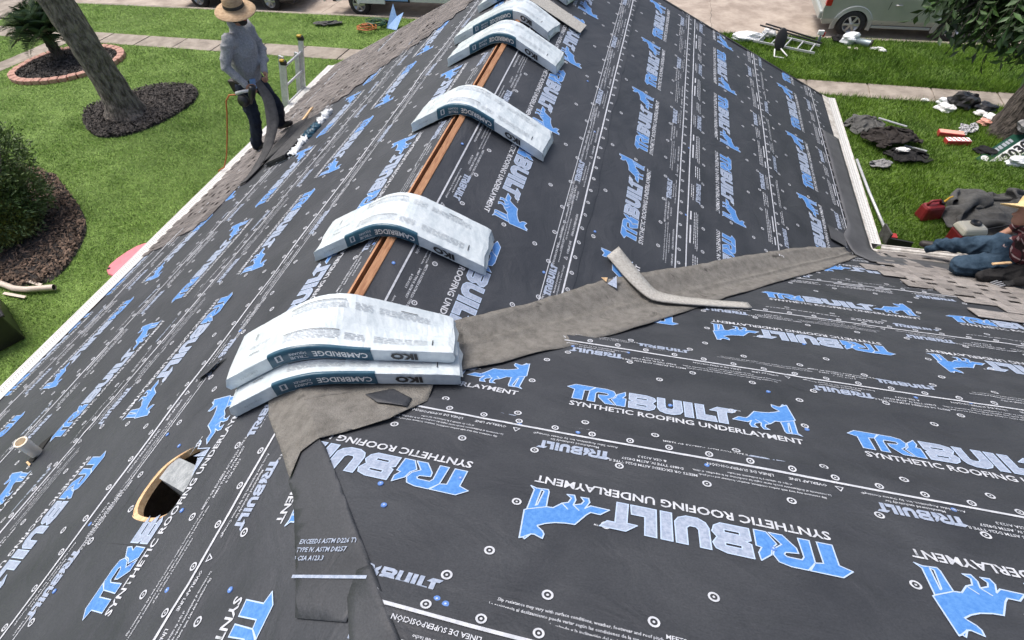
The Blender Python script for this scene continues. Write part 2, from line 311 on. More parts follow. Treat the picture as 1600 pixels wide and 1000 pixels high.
def heap_cloth(name, label, cat, c, size, comp, m, seed, rot=0, n=34, z0=.055, mound=None, steps=60, drop=.34):
    """a cloth dropped in a heap: springs relaxed on the ground so it buckles into folds"""
    rg = np.random.default_rng(seed); w, h = size; d = max(w, h) / n; nx, ny = max(6, int(w / d)), max(6, int(h / d)); gx, gy = np.meshgrid(np.linspace(-w / 2, w / 2, nx), np.linspace(-h / 2, h / 2, ny), indexing='ij')
    P = np.stack([gx * comp, gy * comp, np.zeros_like(gx)], -1)
    for k in range(10):
        a = rg.uniform(0, 6.28); f = rg.uniform(2, 9) / max(w, h); sn = np.sin((gx * math.cos(a) + gy * math.sin(a)) * f * 3 + rg.uniform(0, 6.28))
        P[..., 2] += sn * drop / (2 + k); P[..., 0] += .05 * w * sn * rg.normal() / (1 + k * .5); P[..., 1] += .05 * h * sn * rg.normal() / (1 + k * .5)
    P[..., 2] += drop * 1.2 - P[..., 2].min() * .3; P += rg.normal(0, d * .08, P.shape); hx, hy = gx[1, 0] - gx[0, 0], gy[0, 1] - gy[0, 0]; Q = P.copy()
    def con(A, B, L_, k):
        D = B - A; l_ = np.linalg.norm(D, axis=-1, keepdims=True) + 1e-9; return D * ((l_ - L_) / l_) * .5 * k
    for st in range(steps):
        V = (P - Q) * .90; Q = P.copy(); P = P + V; P[..., 2] -= .0022
        for it in range(4):
            for o in (0, 1):
                A, B = P[o:-1:2], P[o + 1::2]; k = min(len(A), len(B)); D = con(A[:k], B[:k], hx, 1); P[o:-1:2][:k] += D; P[o + 1::2][:k] -= D
                A, B = P[:, o:-1:2], P[:, o + 1::2]; k = min(A.shape[1], B.shape[1]); D = con(A[:, :k], B[:, :k], hy, 1); P[:, o:-1:2][:, :k] += D; P[:, o + 1::2][:, :k] -= D
            dg = math.hypot(hx, hy); D = con(P[:-1, :-1], P[1:, 1:], dg, .25); P[:-1, :-1] += D; P[1:, 1:] -= D; D = con(P[:-1, 1:], P[1:, :-1], dg, .25); P[:-1, 1:] += D; P[1:, :-1] -= D
            D = con(P[:-2], P[2:], 2 * hx, .06); P[:-2] += D; P[2:] -= D; D = con(P[:, :-2], P[:, 2:], 2 * hy, .06); P[:, :-2] += D; P[:, 2:] -= D
            g = z0 if mound is None else z0 + mound(P[..., 0], P[..., 1])
            low = P[..., 2] < g; P[..., 2] = np.maximum(P[..., 2], g); P[low] = P[low] * (1, 1, 1); Q[low, :2] = P[low, :2] - (P[low, :2] - Q[low, :2]) * .4
    idx = np.arange(nx * ny).reshape(nx, ny); F = np.stack([idx[:-1, :-1], idx[1:, :-1], idx[1:, 1:], idx[:-1, 1:]], -1).reshape(-1, 4)
    o = link(name, npmesh(name, P.reshape(-1, 3), F, m, smooth=True), None, (c[0], c[1], c[2] if len(c) > 2 else 0), rot); sb = o.modifiers.new('s', 'SUBSURF'); sb.levels = sb.render_levels = 1; so_ = o.modifiers.new('t', 'SOLIDIFY'); so_.thickness = .006
    return tag(o, label, cat)

# ------------------------------------------------------------------ roof geometry
T = .48258; TH = math.atan(T); CO, SI = math.cos(TH), math.sin(TH); Z0 = 4.5; WR = 4.0; LF = 7.47
def Hroof(x, y): return Z0 + np.minimum(T * x, np.maximum(-T * x, -T * y))
PL = {'L': dict(O=(0, 0, Z0), ea=(0, 1, 0), es=(CO, 0, SI), n=(-SI, 0, CO)),
      'R': dict(O=(0, 0, Z0), ea=(0, 1, 0), es=(CO, 0, -SI), n=(SI, 0, CO)),
      'C': dict(O=(0, 0, Z0), ea=(1, 0, 0), es=(0, CO, -SI), n=(0, SI, CO))}
def onplane(pl, A, S, h):
    d = PL[pl]; A, S, h = np.asarray(A, float), np.asarray(S, float), np.asarray(h, float)
    return np.array(d['O']) + A[..., None] * np.array(d['ea']) + S[..., None] * np.array(d['es']) + h[..., None] * np.array(d['n'])
LAPS = {'R': (.13, 1.20, 2.20, 3.19), 'C': (-1.0, .10, 1.05, 2.06, 3.05), 'L': (.02, -1.10, -2.02, -2.98, -3.95)}
def wrinkle(pl, A, S):
    A, S = np.asarray(A, float), np.asarray(S, float); q = {'L': 1.3, 'R': 4.1, 'C': 2.2}[pl]
    h = .0018 * (np.sin(2.3 * A + 3.1 * S + q) + np.sin(5.1 * A - 2.2 * S + 2 * q) * .6 + np.sin(1.1 * A + 7.3 * S + q * 3) * .7) + .005
    rg = random.Random(ord(pl))
    for i in range(22):
        ca, cs, an, rad, wl = rg.uniform(-1, 7), rg.uniform(-3.5, 3.5), rg.uniform(-.5, 3.6), rg.uniform(.18, .5), rg.uniform(.10, .2)
        h = h + .0024 * np.exp(-(((A - ca) / rad) ** 2 + ((S - cs) / rad) ** 2)) * np.sin((A * math.cos(an) + S * math.sin(an)) * 6.28 / wl)
    for i, c in enumerate(LAPS[pl]):
        cc = c + .018 * np.sin(1.7 * A + i) + .012 * np.sin(4.3 * A + 2 * i); h = h + np.exp(-((S - cc) / .05) ** 2) * (.006 + .004 * np.sin(2.9 * A + i * 2) + .0025 * np.sin(9.1 * A + i))
    return h
REG = {'L': [((0, 0), (0, -1)), ((LF, 0), (1, 0)), ((-6.5, 0), (-1, 0)), ((0, -WR / CO), (0, -1))],
       'R': [((0, .035), (0, -1)), ((LF, 0), (1, 0)), ((0, WR / CO), (0, 1)), ((0, 0), (-1 / math.hypot(1, CO), CO / math.hypot(1, CO)))],
       'C': [((0, 0), (-1 / math.hypot(1, CO), CO / math.hypot(1, CO))), ((0, 0), (-1 / math.hypot(1, CO), -CO / math.hypot(1, CO))), ((0, WR / CO), (0, 1)), ((9, 0), (1, 0)), ((0, -2.3), (0, -1))]}
REG_L_LOW = [((0, -.070), (0, 1)), ((LF, 0), (1, 0)), ((-6, 0), (-1, 0)), ((0, -WR / CO), (0, -1))]
_k = math.hypot(1, CO); REG_L_HIGH = [((0, 0), (1 / _k, CO / _k)), ((-6, 0), (-1, 0))]
LENS = [(-.66, -.62), (-.64, -.70), (-.57, -.745), (-.48, -.75), (-.38, -.72), (-.31, -.62), (-.285, -.52), (-.32, -.47), (-.42, -.41), (-.54, -.385), (-.635, -.40), (-.665, -.50)]   # (along, slope) on L
LENS = smoothpoly(LENS, 2)
def clip(bm, region):
    for p, n in region:
        if bm.verts: bmesh.ops.bisect_plane(bm, geom=bm.verts[:] + bm.edges[:] + bm.faces[:], plane_co=(p[0], p[1], 0), plane_no=(n[0], n[1], 0), clear_outer=True, dist=1e-6)
def soup_clip(V, F, Mi, region):
    """clip a 2D triangle soup to a convex region"""
    sd = np.stack([(V[:, 0] - p[0]) * n[0] + (V[:, 1] - p[1]) * n[1] for p, n in region], 1)
    out = (sd > 0)[F]                       # tri, corner, plane
    drop = out.all(1).any(1); part = out.any((1, 2)) & ~drop; keep = ~drop & ~part
    V3, F3, M3 = [V], [F[keep]], [Mi[keep]]; base = len(V)
    if part.any():
        bm = bmesh.new(); vm = {int(i): bm.verts.new((V[i][0], V[i][1], 0)) for i in np.unique(F[part])}
        for f, mi in zip(F[part], Mi[part]):
            try: bm.faces.new([vm[int(i)] for i in f]).material_index = int(mi)
            except ValueError: pass
        clip(bm, region); bmesh.ops.triangulate(bm, faces=bm.faces[:]); bm.verts.index_update()
        if bm.faces:
            V3.append(np.array([v.co[:2] for v in bm.verts])); F3.append(np.array([[v.index for v in f.verts] for f in bm.faces]) + base); M3.append(np.array([f.material_index for f in bm.faces]))
        bm.free()
    V = np.concatenate(V3); F = np.concatenate(F3); Mi = np.concatenate(M3)
    us, inv = np.unique(F, return_inverse=True); return V[us], inv.reshape(F.shape), Mi

def curve_soup(fn):
    cu = fn(); o = bpy.data.objects.new('tmp', cu); COL.objects.link(o); bpy.context.view_layer.update()
    dg = bpy.context.evaluated_depsgraph_get(); e = o.evaluated_get(dg); me = e.to_mesh(); me.calc_loop_triangles()
    V = np.empty(len(me.vertices) * 3); me.vertices.foreach_get('co', V); V = V.reshape(-1, 3)[:, :2].copy()
    F = np.empty(len(me.loop_triangles) * 3, np.int32); me.loop_triangles.foreach_get('vertices', F); F = F.reshape(-1, 3).copy()
    e.to_mesh_clear(); bpy.data.objects.remove(o); bpy.data.curves.remove(cu)
    a, b, c = V[F[:, 0]], V[F[:, 1]], V[F[:, 2]]; neg = ((b - a)[:, 0] * (c - a)[:, 1] - (b - a)[:, 1] * (c - a)[:, 0]) < 0
    F[neg] = F[neg][:, ::-1]; return V, F
def poly_soup(loops):
    def fn():
        cu = bpy.data.curves.new('p', 'CURVE'); cu.dimensions = '2D'; cu.fill_mode = 'BOTH'
        for lp in loops:
            sp = cu.splines.new('POLY'); sp.points.add(len(lp) - 1); sp.use_cyclic_u = True
            for p, q in zip(sp.points, lp): p.co = (q[0], q[1], 0, 1)
        return cu
    return curve_soup(fn)
house = thing('house', 'single-storey house with its bare hip roof wrapped in printed charcoal underlayment', 'house')
# decking below the sheets, open at the ridge slot and at the cut hole
def deck_part(name, pl, region, step=.25, hole=False):
    bm = bmesh.new(); A0, A1, S0, S1 = -6.6, 9.2, -4.5, 4.5
    if hole:
        hV, hF = poly_soup([[(A0, S0), (A1, S0), (A1, S1), (A0, S1)], LENS]); vs = [bm.verts.new((p[0], p[1], 0)) for p in hV]
        for f in hF: bm.faces.new([vs[k] for k in f])
    else:
        q = [bm.verts.new((a, s, 0)) for a, s in ((A0, S0), (A1, S0), (A1, S1), (A0, S1))]; bm.faces.new(q)
    clip(bm, region)
    for v in bm.verts: v.co = Vector(onplane(pl, v.co.x, v.co.y, -.012))
    me = bpy.data.meshes.new(name); bm.to_mesh(me); bm.free(); me.materials.append(M['deck'])
    return link(name, me, house)
SL = .030
deck_part('roof_deck', 'L', [((0, -.055), (0, 1)), ((LF, 0), (1, 0)), ((-6, 0), (-1, 0)), ((0, -WR / CO), (0, -1))], hole=True)
deck_part('roof_deck', 'L', [((0, -.055), (0, -1)), ((-.02, 0), (1, 0)), ((-6, 0), (-1, 0)), REG_L_HIGH[0], ((0, 2 / CO), (0, 1))])
deck_part('roof_deck', 'R', [((0, SL), (0, -1))] + REG['R'][1:])
deck_part('roof_deck', 'C', REG['C'])
mb = MB(); mb.add([(2, -2, Z0 + 2 * T - .012), (9, -2, Z0 + 2 * T - .012), (9, -8, Z0 - 4 * T), (-4, -8, Z0 - 4 * T)], [(0, 3, 2, 1)]); mb.build('roof_deck', M['sheet_x'], house)
mb = MB()
for (x0, y0, x1, y1) in ((-3.5, -7.5, -3.5, 7.1), (-3.5, 7.1, 3.5, 7.1), (3.5, 7.1, 3.5, 3.5), (3.5, 3.5, 9, 3.5), (9, 3.5, 9, -7.5), (9, -7.5, -3.5, -7.5)):
    mb.add([(x0, y0, 0), (x1, y1, 0), (x1, y1, Z0 - WR * T - .05), (x0, y0, Z0 - WR * T - .05)], [(0, 1, 2, 3)])
mb.add([(-3.5, 7.1, Z0 - WR * T - .05), (3.5, 7.1, Z0 - WR * T - .05), (0, 7.1, Z0 - .15)], [(0, 1, 2)])
mb.build('wall', M['brickwall'], house)

# ------------------------------------------------------------------ printing on the sheets (2D triangle soups)
_tc = {}
def text_soup(s, size, bold=.0, width=None, res=1):
    """text with its left end at 0 and its baseline at 0; width squeezes it to a measured length"""
    k = (s, bold, res)
    if k not in _tc:
        def fn():
            cu = bpy.data.curves.new('t', 'FONT'); cu.body = s; cu.size = 1; cu.offset = bold; cu.resolution_u = res; cu.fill_mode = 'FRONT'; return cu
        _tc[k] = curve_soup(fn)
    V, F = _tc[k]; V = V * size; V = V - [V[:, 0].min(), 0]
    if width: V = V * [width / V[:, 0].max(), 1]
    return V, F
def ribbon(loop, w, closed=True):
    P = np.array(loop, float); n = len(P); V, F = [], []
    for i in range(n if closed else n - 1):
        a, b = P[i], P[(i + 1) % n]; d = b - a; L_ = np.hypot(*d)
        if L_ < 1e-6: continue
        d /= L_; q = np.array([-d[1], d[0]]) * w / 2; a2, b2 = a - d * w * .4, b + d * w * .4; o = len(V)
        V += [a2 - q, b2 - q, b2 + q, a2 + q]; F += [(o, o + 1, o + 2), (o, o + 2, o + 3)]
    return np.array(V), np.array(F)
def rect(x0, y0, x1, y1, nx=1):
    xs = np.linspace(x0, x1, nx + 1); V = np.array([(x, y) for x in xs for y in (y0, y1)]); F = []
    for i in range(nx): F += [(2 * i, 2 * i + 2, 2 * i + 3), (2 * i, 2 * i + 3, 2 * i + 1)]
    return V, np.array(F)
def ring(x, y, r0, r1, n=14):
    V, F = [], []
    for k in range(n):
        q = 2 * math.pi * k / n; V += [(x + r0 * math.cos(q), y + r0 * math.sin(q)), (x + r1 * math.cos(q), y + r1 * math.sin(q))]
        a, b = 2 * k, 2 * ((k + 1) % n); F += [(a, a + 1, b + 1), (a, b + 1, b)]
    return np.array(V), np.array(F)
def disc(x, y, r, n=8):
    V = [(x, y)] + [(x + r * math.cos(6.2832 * k / n), y + r * math.sin(6.2832 * k / n)) for k in range(n)]
    return np.array(V), np.array([(0, 1 + k, 1 + (k + 1) % n) for k in range(n)])
LET = {
 'T': [[(.074, -.135), (.024, -.135), (.027, -.045), (-.011, -.030), (.028, .005), (.127, .005), (.103, -.034), (.076, -.040)]],
 'R': [[(.135, -.135), (.098, -.135), (.103, -.034), (.133, .005), (.186, .005), (.221, -.005), (.234, -.034), (.225, -.063), (.197, -.088), (.232, -.135), (.186, -.135), (.150, -.085), (.148, -.062), (.190, -.055), (.197, -.045), (.190, -.036), (.143, -.036), (.134, -.05)]],
 'i': [[(.281, -.135), (.240, -.135), (.213, -.085), (.232, -.064), (.240, -.030), (.278, .005), (.281, -.028), (.267, -.055), (.284, -.059)]],
 'B': [[(.395, -.133), (.298, -.133), (.298, -.075), (.316, -.066), (.299, -.057), (.299, .005), (.385, .005), (.420, -.008), (.429, -.032), (.412, -.062), (.427, -.085), (.418, -.115)], [(.385, -.104), (.333, -.104), (.333, -.090), (.385, -.090)], [(.387, -.042), (.333, -.042), (.333, -.028), (.387, -.028)]],
 'U': [[(.553, -.095), (.540, -.118), (.512, -.133), (.472, -.133), (.446, -.118), (.436, -.093), (.436, .005), (.472, .005), (.472, -.075), (.480, -.087), (.503, -.087), (.513, -.075), (.513, .005), (.551, .005)]],
 'I': [[(.602, -.133), (.563, -.133), (.563, .005), (.602, .005)]],
 'L': [[(.708, -.133), (.617, -.133), (.617, .005), (.657, .005), (.657, -.085), (.704, -.085)]],
 't': [[(.758, -.133), (.717, -.133), (.719, -.035), (.683, -.033), (.722, .005), (.812, .005), (.787, -.028), (.760, -.028)]]}
DOG = [[(1.081, -.130), (1.065, -.111), (1.072, -.002), (1.08, .004), (1.069, .139), (1.059, .133), (1.051, .139), (1.035, .112), (1.024, .11), (.994, .121), (.992, .1), (.999, .087), (1.018, .072), (1.021, .067), (.997, .05), (.965, .035), (.927, .026), (.896, .024), (.862, -.034), (.848, -.051), (.814, -.05), (.783, -.083), (.851, -.085), (.870, -.066), (.856, -.102), (.862, -.123), (.89, -.121), (.877, -.103), (.885, -.085), (.913, -.072), (.907, -.101), (.915, -.125), (.942, -.121), (.924, -.106), (.932, -.08), (.954, -.069), (.982, -.036), (1.006, -.034), (1.008, -.067), (1.009, -.114), (1.014, -.127), (1.041, -.124), (1.058, -.122)],
       [(1.039, -.118), (1.028, -.113), (1.039, -.036), (1.045, -.03)]]
BL, SV, WH, PA = 0, 1, 2, 3
INK = [M['blue'], M['silver'], M['white'], M['pale']]
PER = 1.31
def flip(V): return V * -1
def logo_parts(scale=1.0, small=False):
    out = []
    for k, lp in LET.items():
        V, F = poly_soup(lp); out.append((V * scale, F, SV if small or k not in 'TRi' else BL))
        if not small:
            for q in lp: out.append((*ribbon(q, .0045), PA))
    if not small:
        V, F = poly_soup(DOG); out.append((V, F, BL))
        for q in DOG: out.append((*ribbon(q, .005), PA))
        for a, b in (((1.006, -.034), (1.072, -.002)), ((.954, -.069), (.93, -.045)), ((.913, -.072), (.89, -.05)), ((1.035, .112), (1.059, .133))): out.append((*ribbon([a, b], .0045, False), PA))
    return out
SMALL = logo_parts(.375, True)
PARA = [['Slip resistance may vary with surface conditions, weather, footwear and roof pitch.', 'La resistencia al deslizamiento puede variar seg\u00fan las condiciones de la superficie, el clima,', 'el tipo de calzado y la inclinaci\u00f3n del techo'],
        ['MEETS OR EXCEEDS ASTM D226 TYPE II,', 'D4869 TYPE IV, ASTM D8257', '& CSA A123.3'], ['Manufactured exclusively for', 'Acorn Sales Acquisition, Inc. by Owens Corning\u00ae']]
def bars(V0, x, y, w, h, n, rg):
    """far small print: words as short dashes"""
    out = []
    for i in range(n):
        cx = x + rg.uniform(0, .04); end = x + w - rg.uniform(0, w * .35 if i == n - 1 else w * .08)
        while cx < end:
            ww = rg.uniform(.012, .045); out.append((*rect(cx, y - i * h * 1.75, min(cx + ww, end), y - i * h * 1.75 + h * .62), WH)); cx += ww + .008
    return out
def edge_print(detail, rg):
    """one period of the small print on an edge; baseline side points away from the sheet's middle. origin: u of the small logo's left end, v = 0 at the edge line"""
    out = [(V + [0.004, .125], F, m) for V, F, m in SMALL]
    if detail:
        for i, s in enumerate(PARA[2]):
            V, F = text_soup(s, .018, .012); out.append((V + [.155 - V[:, 0].max() / 2, .052 - i * .022], F, WH))
        for i, s in enumerate(PARA[0]):
            V, F = text_soup(s, .0155, .012); V = V * [.92, 1]; out.append((V + [.72 - V[:, 0].max() / 2, .105 - i * .021], F, WH))
        for s, x in (('OVERLAP LINE', .46), ('L\u00cdNEA DE SUPERPOSICI\u00d3N', .66)):
            V, F = text_soup(s, .022, .015); out.append((V + [x, .024], F, WH))
        for i, s in enumerate(PARA[1]):
            V, F = text_soup(s, .020, .015); out.append((V + [1.14 - V[:, 0].max() / 2, .115 - i * .027], F, WH))
        out.append((*ribbon([(.400, .026), (.428, .026), (.414, .050)], .004), WH))
    else:
        out += bars(0, .02, .045, .29, .010, 2, rg) + bars(0, .44, .10, .54, .010, 3, rg) + bars(0, 1.02, .105, .24, .012, 3, rg)
        out += [(*rect(.46, .026, .58, .040), WH), (*rect(.66, .026, .90, .040), WH)]
    for x, y in ((.31, .150), (.62, .165), (.93, .16), (1.27, .15)): out.append((*ring(x, y, .011, .018), WH)); out.append((*disc(x, y, .0045, 6), WH))
    return out
def make_template(detail, seed):
    rg = random.Random(seed); P = list(logo_parts())
    V, F = text_soup('SYNTHETIC ROOFING UNDERLAYMENT', .056, .022, 1.055, 2 if detail else 1); P.append((V + [.018, -.197], F, WH))
    V, F = text_soup('TM', .012, .01); P.append((V + [.815, .0], F, WH))
    for V, F, m in edge_print(detail, rg): P.append((V + [.80, -.5], F, m))
    for V, F, m in edge_print(detail, rg): P.append((flip(V) + [.25, .5], F, m))
    for x, y in ((1.115, -.03), (.79, -.005), (.45, .20), (1.15, .22)): P.append((*ring(x, y, .011, .018), WH)); P.append((*disc(x, y, .0045, 6), WH))
    Vs, Fs, Ms, o = [], [], [], 0
    for V, F, m in P: Vs.append(V); Fs.append(F + o); Ms.append(np.full(len(F), m)); o += len(V)
    return np.concatenate(Vs), np.concatenate(Fs), np.concatenate(Ms)
TEMPL = {True: make_template(True, 1), False: make_template(False, 2)}
def lift(dn, c, A, S):
    """the downhill edge of a strip rides over the next strip"""
    d = (S - c) * dn
    return .0045 * np.clip((d - .36) / .10, 0, 1)
def strip(pl, c, du, start, region, detail, arange, dn, half_up=.50, half_dn=.575, hole=False, seed=0):
    """one course of underlayment. du: reading direction along the roll; dn: +1/-1 which slope sign is downhill"""
    ck = 'sheet_x' if pl == 'C' else 'sheet_y'
    a0, a1 = arange; st = .036
    s_lo, s_hi = (c - half_up, c + half_dn) if dn > 0 else (c - half_dn, c + half_up)
    na, ns = int(round((a1 - a0) / st)), int(round((s_hi - s_lo) / st))
    A, S = np.meshgrid(np.linspace(a0, a1, na + 1), np.linspace(s_lo, s_hi, ns + 1), indexing='ij')
    w = np.clip(1 - np.abs(S - (s_hi if dn > 0 else s_lo)) / .12, 0, 1)
    S2 = S + w * (.010 * np.sin(2.7 * A + seed) + .007 * np.sin(7.3 * A + seed * 2.1) + .004 * np.sin(17 * A + seed))
    idx = np.arange(A.size).reshape(A.shape)
    F = np.stack([idx[:-1, :-1], idx[1:, :-1], idx[1:, 1:], idx[:-1, 1:]], -1).reshape(-1, 4); P2 = np.stack([A.ravel(), S2.ravel()], 1)
    sd = np.stack([(P2[:, 0] - p[0]) * n[0] + (P2[:, 1] - p[1]) * n[1] for p, n in region], 1) > 0
    o = sd[F]; drop = o.all(1).any(1); F = F[~drop]
    if hole:
        cen = P2[F].mean(1); bx = (cen[:, 0] > -.78) & (cen[:, 0] < -.18) & (cen[:, 1] > -.85) & (cen[:, 1] < -.32)
        hv = P2[np.unique(F[bx])]; (hx0, hy0), (hx1, hy1) = hv.min(0), hv.max(0); F = F[~bx]
    bm = bmesh.new(); us, inv = np.unique(F, return_inverse=True); vs = [bm.verts.new((P2[i][0], P2[i][1], 0)) for i in us]
    for f in inv.reshape(F.shape): bm.faces.new([vs[k] for k in f])
    if hole:
        hV, hF = poly_soup([[(hx0, hy0), (hx1, hy0), (hx1, hy1), (hx0, hy1)], LENS_SHEET]); vs = [bm.verts.new((p[0], p[1], 0)) for p in hV]
        for f in hF: bm.faces.new([vs[k] for k in f])
    clip(bm, region)
    if not bm.verts: bm.free(); return None
    co = np.array([v.co[:2] for v in bm.verts]); h = wrinkle(pl, co[:, 0], co[:, 1]) + lift(dn, c, co[:, 0], co[:, 1])
    W3 = onplane(pl, co[:, 0], co[:, 1], h)
    for v, p in zip(bm.verts, W3): v.co = p
    bm.normal_update()
    if sum(f.normal.z for f in bm.faces) < 0: bmesh.ops.reverse_faces(bm, faces=bm.faces[:])
    for f in bm.faces: f.smooth = True
    me = bpy.data.meshes.new('underlayment_strip'); bm.to_mesh(me); bm.free(); me.materials.append(M[ck])
    so_ = link('underlayment_strip', me, house)
    # the printing
    tv, tf, tm = TEMPL[detail]; Vs, Fs, Ms, off = [], [], [], 0
    k0 = int(math.floor((min((a0 - start) * du, (a1 - start) * du)) / PER)) - 1; k1 = int(math.ceil((max((a0 - start) * du, (a1 - start) * du)) / PER)) + 1
    vs_ = {('C', 1): 1, ('C', -1): -1, ('R', -1): 1, ('R', 1): -1, ('L', 1): -1, ('L', -1): 1}[(pl, du)]
    for k in range(k0, k1):
        a = start + du * (tv[:, 0] + k * PER); s = c + vs_ * tv[:, 1]
        if a.max() < a0 or a.min() > a1: continue
        Vs.append(np.stack([a, s], 1)); Fs.append(tf + off); Ms.append(tm); off += len(tv)
    for i in range(int((a1 - a0) / .164)):   # nail marks in the lap
        for V, F2 in (ring(a0 + .08 + i * .164, c + dn * .530, .010, .0165), disc(a0 + .08 + i * .164, c + dn * .530, .0045, 6)): Vs.append(V); Fs.append(F2 + off); Ms.append(np.full(len(F2), WH)); off += len(V)
    for v in (-.5, .5):
        n = int((a1 - a0) / .09); V, F2 = rect(a0, c + v - .006, a1, c + v + .006, n)
        Vs.append(V); Fs.append(F2 + off); Ms.append(np.full(len(F2), WH)); off += len(V)
    V, F2, Mi = np.concatenate(Vs), np.concatenate(Fs), np.concatenate(Ms)
    lim = list(region) + ([((0, s_hi - .016), (0, 1)), ((0, s_lo), (0, -1))] if dn > 0 else [((0, s_hi), (0, 1)), ((0, s_lo + .016), (0, -1))]) + [((a0, 0), (-1, 0)), ((a1, 0), (1, 0))]
    V, F2, Mi = soup_clip(V, F2, Mi, lim)
    if hole: kp = ~inpoly(V[F2].mean(1), LENS_PRINT); F2, Mi = F2[kp], Mi[kp]; us, inv = np.unique(F2, return_inverse=True); V, F2 = V[us], inv.reshape(F2.shape)
    if len(F2):
        lay = np.zeros(len(V)); lay[F2[Mi == PA].ravel()] = .0006
        W3 = onplane(pl, V[:, 0], V[:, 1], wrinkle(pl, V[:, 0], V[:, 1]) + lift(dn, c, V[:, 0], V[:, 1]) + .0030 + lay)
        me = npmesh('printed_lettering', W3, F2, INK, Mi)
        link('printed_lettering', me, so_)
    return so_
_c = np.mean(LENS, 0)
LENS_SHEET = [tuple(_c + (np.array(p) - _c) * 1.0 + (-.006, -.012)) for p in LENS]
LENS_PRINT = [tuple(_c + (np.array(p) - _c) * 1.03 + (-.006, -.012)) for p in LENS]
# right slope of the main roof (downhill = +s)
strip('R', .66, -1, 2.82, REG['R'], True, (0.0, LF), 1, seed=1, half_up=.64)
strip('R', 1.515, 1, 2.20, REG['R'], True, (1.0, LF), 1, seed=2)
strip('R', 2.617, -1, 4.25, REG['R'], False, (1.8, LF), 1, seed=3, half_up=.58)
strip('R', 3.62, 1, 3.25, REG['R'], False, (2.6, LF), 1, seed=4)
strip('R', 4.55, -1, 4.9, REG['R'], False, (3.4, LF), 1, seed=5)
# left slope (downhill = -s)
strip('L', 1.53, 1, -2.2, REG_L_HIGH, True, (-4.2, .2), -1, seed=26)
strip('L', .534, -1, -.9, REG_L_HIGH, True, (-4.2, .2), -1, seed=6, half_dn=.63)
strip('L', -.553, 1, -1.067, REG_L_LOW, True, (-4.2, LF), -1, seed=7, half_up=.55, hole=True)
strip('L', -1.447, -1, 1.024, REG_L_LOW, True, (-4.2, LF), -1, seed=8)
strip('L', -2.43, 1, -.15, REG_L_LOW, False, (-4.2, LF), -1, seed=9)
strip('L', -3.42, -1, 1.48, REG_L_LOW, False, (-4.2, LF), -1, seed=10)
strip('L', -4.40, 1, .4, REG_L_LOW, False, (-4.2, LF), -1, seed=11)
# the wing's slope that falls away from the viewer (downhill = +s)
strip('C', -1.49, 1, 1.6, REG['C'], True, (0.6, 7.5), 1, seed=12)
strip('C', -.49, -1, 2.279, REG['C'], True, (0.0, 7.5), 1, seed=13)
strip('C', .46, 1, 1.243, REG['C'], True, (-.1, 7.5), 1, seed=14, half_up=.46)
strip('C', 1.47, -1, 3.131, REG['C'], True, (.75, 7.5), 1, seed=15, half_up=.53)
strip('C', 2.456, 1, 2.532, REG['C'], False, (1.7, 7.5), 1, seed=16)
strip('C', 3.45, -1, 4.3, REG['C'], False, (2.6, 7.5), 1, seed=17)
strip('C', 4.40, 1, 4.3, REG['C'], False, (3.4, 7.5), 1, seed=18)

# ------------------------------------------------------------------ roof edges, ridge, valley, flashings (parts of the house)
def P3(pl, a, s, h=0.0): return Vector(onplane(pl, a, s, h))
# two sawn boards either side of the open ridge slot
for sgn, w, h0 in ((-1, .020, .008), (1, .042, .016)):
    y = .42; k = 0
    while y < LF - .02:
        y1 = min(y + (1.55 if k % 2 else 2.2), LF - .01); mb = MB(); g_ = .044 if sgn < 0 else .004; x0, x1 = (g_ * sgn, (g_ + w) * sgn)
        za = Z0 - T * abs(x0) + h0; zb = Z0 - T * abs(x1) + h0
        vs = []
        for yy, j in ((y, random.uniform(-.004, .004)), (y1 - .006, random.uniform(-.004, .004))):
            vs += [(x0 + j, yy, za - .05), (x1 + j, yy, zb - .05), (x1 + j, yy, zb), (x0 + j, yy, za)]
        mb.add(vs, [(0, 1, 2, 3), (7, 6, 5, 4), (0, 4, 5, 1), (1, 5, 6, 2), (2, 6, 7, 3), (3, 7, 4, 0)])
        mb.build('ridge_board', M['wood'], house, bevel=.003); y = y1; k += 1
for yy in (3.05, 5.2):
    mb = MB(); mb.box((.0, yy, Z0 - .018), (.10, .018, .03)); mb.build('splinter', M['wood'], house)
# valley felt: a folded strip with a crease, draped on both slopes
def felt(name, rows, m, hgt=.019, parent=house, seed=3):
    """rows: (d along valley, width on right slope, width on wing slope)"""
    ds = np.arange(rows[0][0], rows[-1][0] + .001, .04); wr = np.interp(ds, [r[0] for r in rows], [r[1] for r in rows]); wc = np.interp(ds, [r[0] for r in rows], [r[2] for r in rows])
    rg = np.random.default_rng(seed); wr = wr + np.convolve(rg.normal(0, .012, len(ds)), np.ones(4) / 4, 'same'); wc = wc + np.convolve(rg.normal(0, .010, len(ds)), np.ones(4) / 4, 'same')
    q = np.array([-1, -.8, -.6, -.4, -.2, -.06, 0, .06, .2, .4, .6, .8, 1]); V = []
    for d, a, b in zip(ds, wr, wc):
        for k in q:
            o = k * (a if k > 0 else b); x, y = d - o / 2 ** .5, d + o / 2 ** .5
            z = float(Hroof(x, y)) + hgt + .004 * math.sin(d * 9 + k * 5) + .003 * math.sin(d * 23 - k * 7) + (.022 * max(0, 1 - abs(k) / .10))
            V.append((x, y, z))
    n = len(q); idx = np.arange(len(V)).reshape(len(ds), n)
    F = np.stack([idx[:-1, :-1], idx[1:, :-1], idx[1:, 1:], idx[:-1, 1:]], -1).reshape(-1, 4)
    o = link(name, npmesh(name, np.array(V), F[:, ::-1], m, smooth=True), parent); t = o.modifiers.new('t', 'SOLIDIFY'); t.thickness = .004; t.offset = 0
    return o
